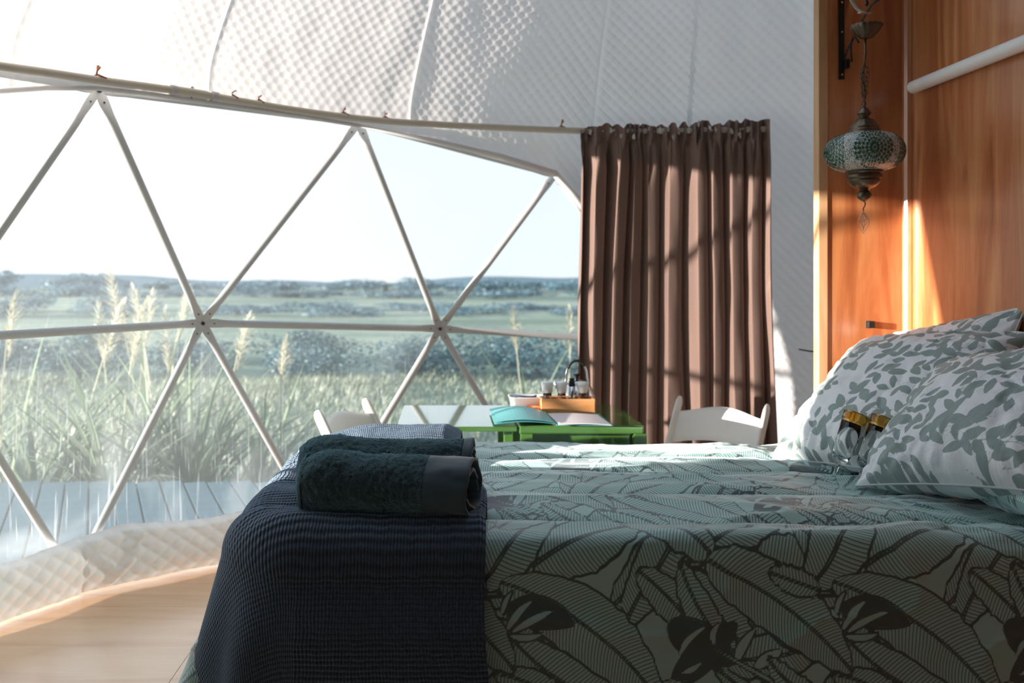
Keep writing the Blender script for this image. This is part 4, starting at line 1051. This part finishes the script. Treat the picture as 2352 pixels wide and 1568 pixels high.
for i, (px, Yd, nl, hs, npm, lab) in enumerate(spots):
    rg = random.Random(100+i); p = W(px, 640, Yd); rt = thing('flax_bush', lab, 'bush', (p.x, p.y, GZ), 0, 'flax bushes beyond the deck')
    for k in range(nl):
        b = link('leaf', flm[k % 7], None, rt); a = rg.uniform(0, 2*PI); r_ = rg.uniform(0, .22)
        b.location = (r_*math.cos(a), r_*math.sin(a), 0); lean = rg.uniform(.05, .75)
        dirz = a if rg.random() < .5 else rg.uniform(-.4, .5)
        b.rotation_euler = (lean*-1*0, 0, 0)
        b.rotation_mode = 'XYZ'; b.rotation_euler = (-lean, 0, dirz-PI/2 if rg.random() < .6 else a-PI/2); b.scale = (1, 1, hs*rg.uniform(.6, 1.12))
    for k in range(npm):
        b = link('plume', plm[k % 2], None, rt); b.location = (rg.uniform(-.3, .3), rg.uniform(-.2, .2), 0); b.rotation_euler = (rg.uniform(-.15, .15), rg.uniform(-.1, .3), rg.uniform(0, 6)); b.scale = (1.2, 1.2, hs*rg.uniform(.85, 1.05))
def blades_field(name, n, xr, yr, hr, wr_, mat, seed, dens=None):
    g = np.random.default_rng(seed); x = g.uniform(*xr, n); y = g.uniform(*yr, n)
    if dens is not None: k = dens(x, y); x, y = x[k], y[k]
    n = len(x); h = g.uniform(*hr, n)*(.7+.5*noise(x*.6, y*.6, seed)); w = g.uniform(*wr_, n); a = g.uniform(0, PI, n); bx_ = g.normal(.25, .35, n)*h; by_ = g.normal(0, .25, n)*h
    V = np.zeros((n, 5, 3)); c, s = np.cos(a)*w, np.sin(a)*w
    V[:, 0] = np.stack([x-c, y-s, x*0+GZ], -1); V[:, 1] = np.stack([x+c, y+s, x*0+GZ], -1)
    V[:, 2] = np.stack([x+c*.7+bx_*.3, y+s*.7+by_*.3, GZ+h*.6], -1); V[:, 3] = np.stack([x-c*.7+bx_*.3, y-s*.7+by_*.3, GZ+h*.6], -1)
    V[:, 4] = np.stack([x+bx_, y+by_, GZ+h], -1)
    me = bpy.data.meshes.new(name); me.vertices.add(n*5); me.vertices.foreach_set('co', V.ravel())
    b = np.arange(n)[:, None]*5; L = np.concatenate([b+np.array([0, 1, 2, 3]), b+np.array([3, 2, 4])], 1).ravel().astype(np.int32)
    me.loops.add(len(L)); me.loops.foreach_set('vertex_index', L); me.polygons.add(2*n)
    st = (np.arange(n)[:, None]*7+np.array([0, 4])).ravel().astype(np.int32); me.polygons.foreach_set('loop_start', st); me.update(calc_edges=True)
    o = link(name, me, mat); return o
tag(blades_field('meadow_grass', 34000, (-9, 12), (6.5, 15), (.07, .24), (.005, .012), M['reed'], 5), 'tall pale meadow grass growing beyond the deck', 'grass', kind='stuff')
# scrub: bushes and trees of many leaf clusters
def crown(seed, nleaf, flat=.8, leaf=.09):
    g = np.random.default_rng(seed); nb = 7; cs = g.normal(0, .33, (nb, 3)); cs[:, 2] = np.abs(cs[:, 2])*flat+.35; rs = g.uniform(.28, .5, nb)
    k = g.integers(0, nb, nleaf); d = g.normal(size=(nleaf, 3)); d /= np.linalg.norm(d, axis=1)[:, None]; c = cs[k]+d*(rs[k]*g.uniform(.7, 1.05, nleaf))[:, None]; c[:, 2] = np.abs(c[:, 2])
    t1 = g.normal(size=(nleaf, 3)); t1 /= np.linalg.norm(t1, axis=1)[:, None]; t2 = np.cross(t1, d+.3*g.normal(size=(nleaf, 3))); t2 /= np.linalg.norm(t2, axis=1)[:, None]
    s_ = leaf*g.uniform(.6, 1.3, nleaf)[:, None]; V = np.stack([c-t1*s_, c+t2*s_*.5, c+t1*s_, c-t2*s_*.5], 1).reshape(-1, 3)
    F = [(4*i, 4*i+1, 4*i+2, 4*i+3) for i in range(nleaf)]; return V, F
def tree_protos(mat, n, nleaf, leaf):
    out = []
    for i in range(n):
        V, F = crown(40+i+nleaf, nleaf, leaf=leaf); me = bpy.data.meshes.new('foliage'); me.from_pydata(V.tolist(), [], F); me.update(); me.materials.append(mat)
        tr_ = MB().tube([(0, 0, 0), (.03, .02, .3), (.1, 0, .6)], [.06, .05, .02], 6).tube([(.02, .01, .25), (-.12, .05, .55)], [.04, .015], 5).mesh('trunk'); tr_.materials.append(M['bolt']); out.append((me, tr_))
    return out
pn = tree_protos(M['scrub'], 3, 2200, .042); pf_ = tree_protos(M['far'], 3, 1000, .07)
rg = random.Random(77)
def plant(nm, lab, grp, protos, x, y, sx, sz, cat='bush'):
    rt = thing(nm, lab, cat, (x, y, GZ), rg.uniform(0, 6), grp); me, tr_ = protos[rg.randrange(len(protos))]
    a = link('foliage', me, None, rt); b = link('trunk', tr_, None, rt); a['kind'] = 'stuff'
    for o in (a, b): o.scale = (sx, sx, sz)
    return rt
for row in (0, 1):                              # dark hedge beyond the meadow, two staggered rows
  x = -15.5+row*1.2
  while x < 9:
    Yh = 15.2+row*2.7+rg.uniform(-.15, .15); wdt = rg.uniform(1.0, 1.25)
    plant('hedge_bush', 'dark blue-green scrub bush in the hedge row beyond the meadow', 'dark scrub bushes beyond the meadow', pn, x, Yh, wdt, rg.uniform(.50, .60))
    x += 1.65*wdt
for Yh, n, h0, h1, sx0 in ((42, 16, .30, .45, 2.6), (78, 22, .55, .75, 4.0), (120, 26, 1.2, 1.6, 6.0)):
  for row in (0, 1):
    x = -.62*Yh+row*sx0*1.1
    while x < .3*Yh:
        lf = x < -.38*Yh
        sx = sx0*rg.uniform(.85, 1.1)
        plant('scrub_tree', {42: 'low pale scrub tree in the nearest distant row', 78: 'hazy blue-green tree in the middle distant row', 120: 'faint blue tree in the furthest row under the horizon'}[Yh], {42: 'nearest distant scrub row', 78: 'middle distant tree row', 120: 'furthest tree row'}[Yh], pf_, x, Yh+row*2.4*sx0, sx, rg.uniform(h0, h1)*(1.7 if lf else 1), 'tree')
        x += sx*2.2
hl = MB(); hx = np.linspace(-220, 150, 70)
hy = [GZ-.2+1.6+.9*math.sin(v*.05)+.5*math.sin(v*.13+1) for v in hx]
V = []; 
for v, h_ in zip(hx, hy): V += [(v, 170, GZ-.3), (v, 200, h_), (v, 260, h_*1.0), (v, 300, GZ-.3)]
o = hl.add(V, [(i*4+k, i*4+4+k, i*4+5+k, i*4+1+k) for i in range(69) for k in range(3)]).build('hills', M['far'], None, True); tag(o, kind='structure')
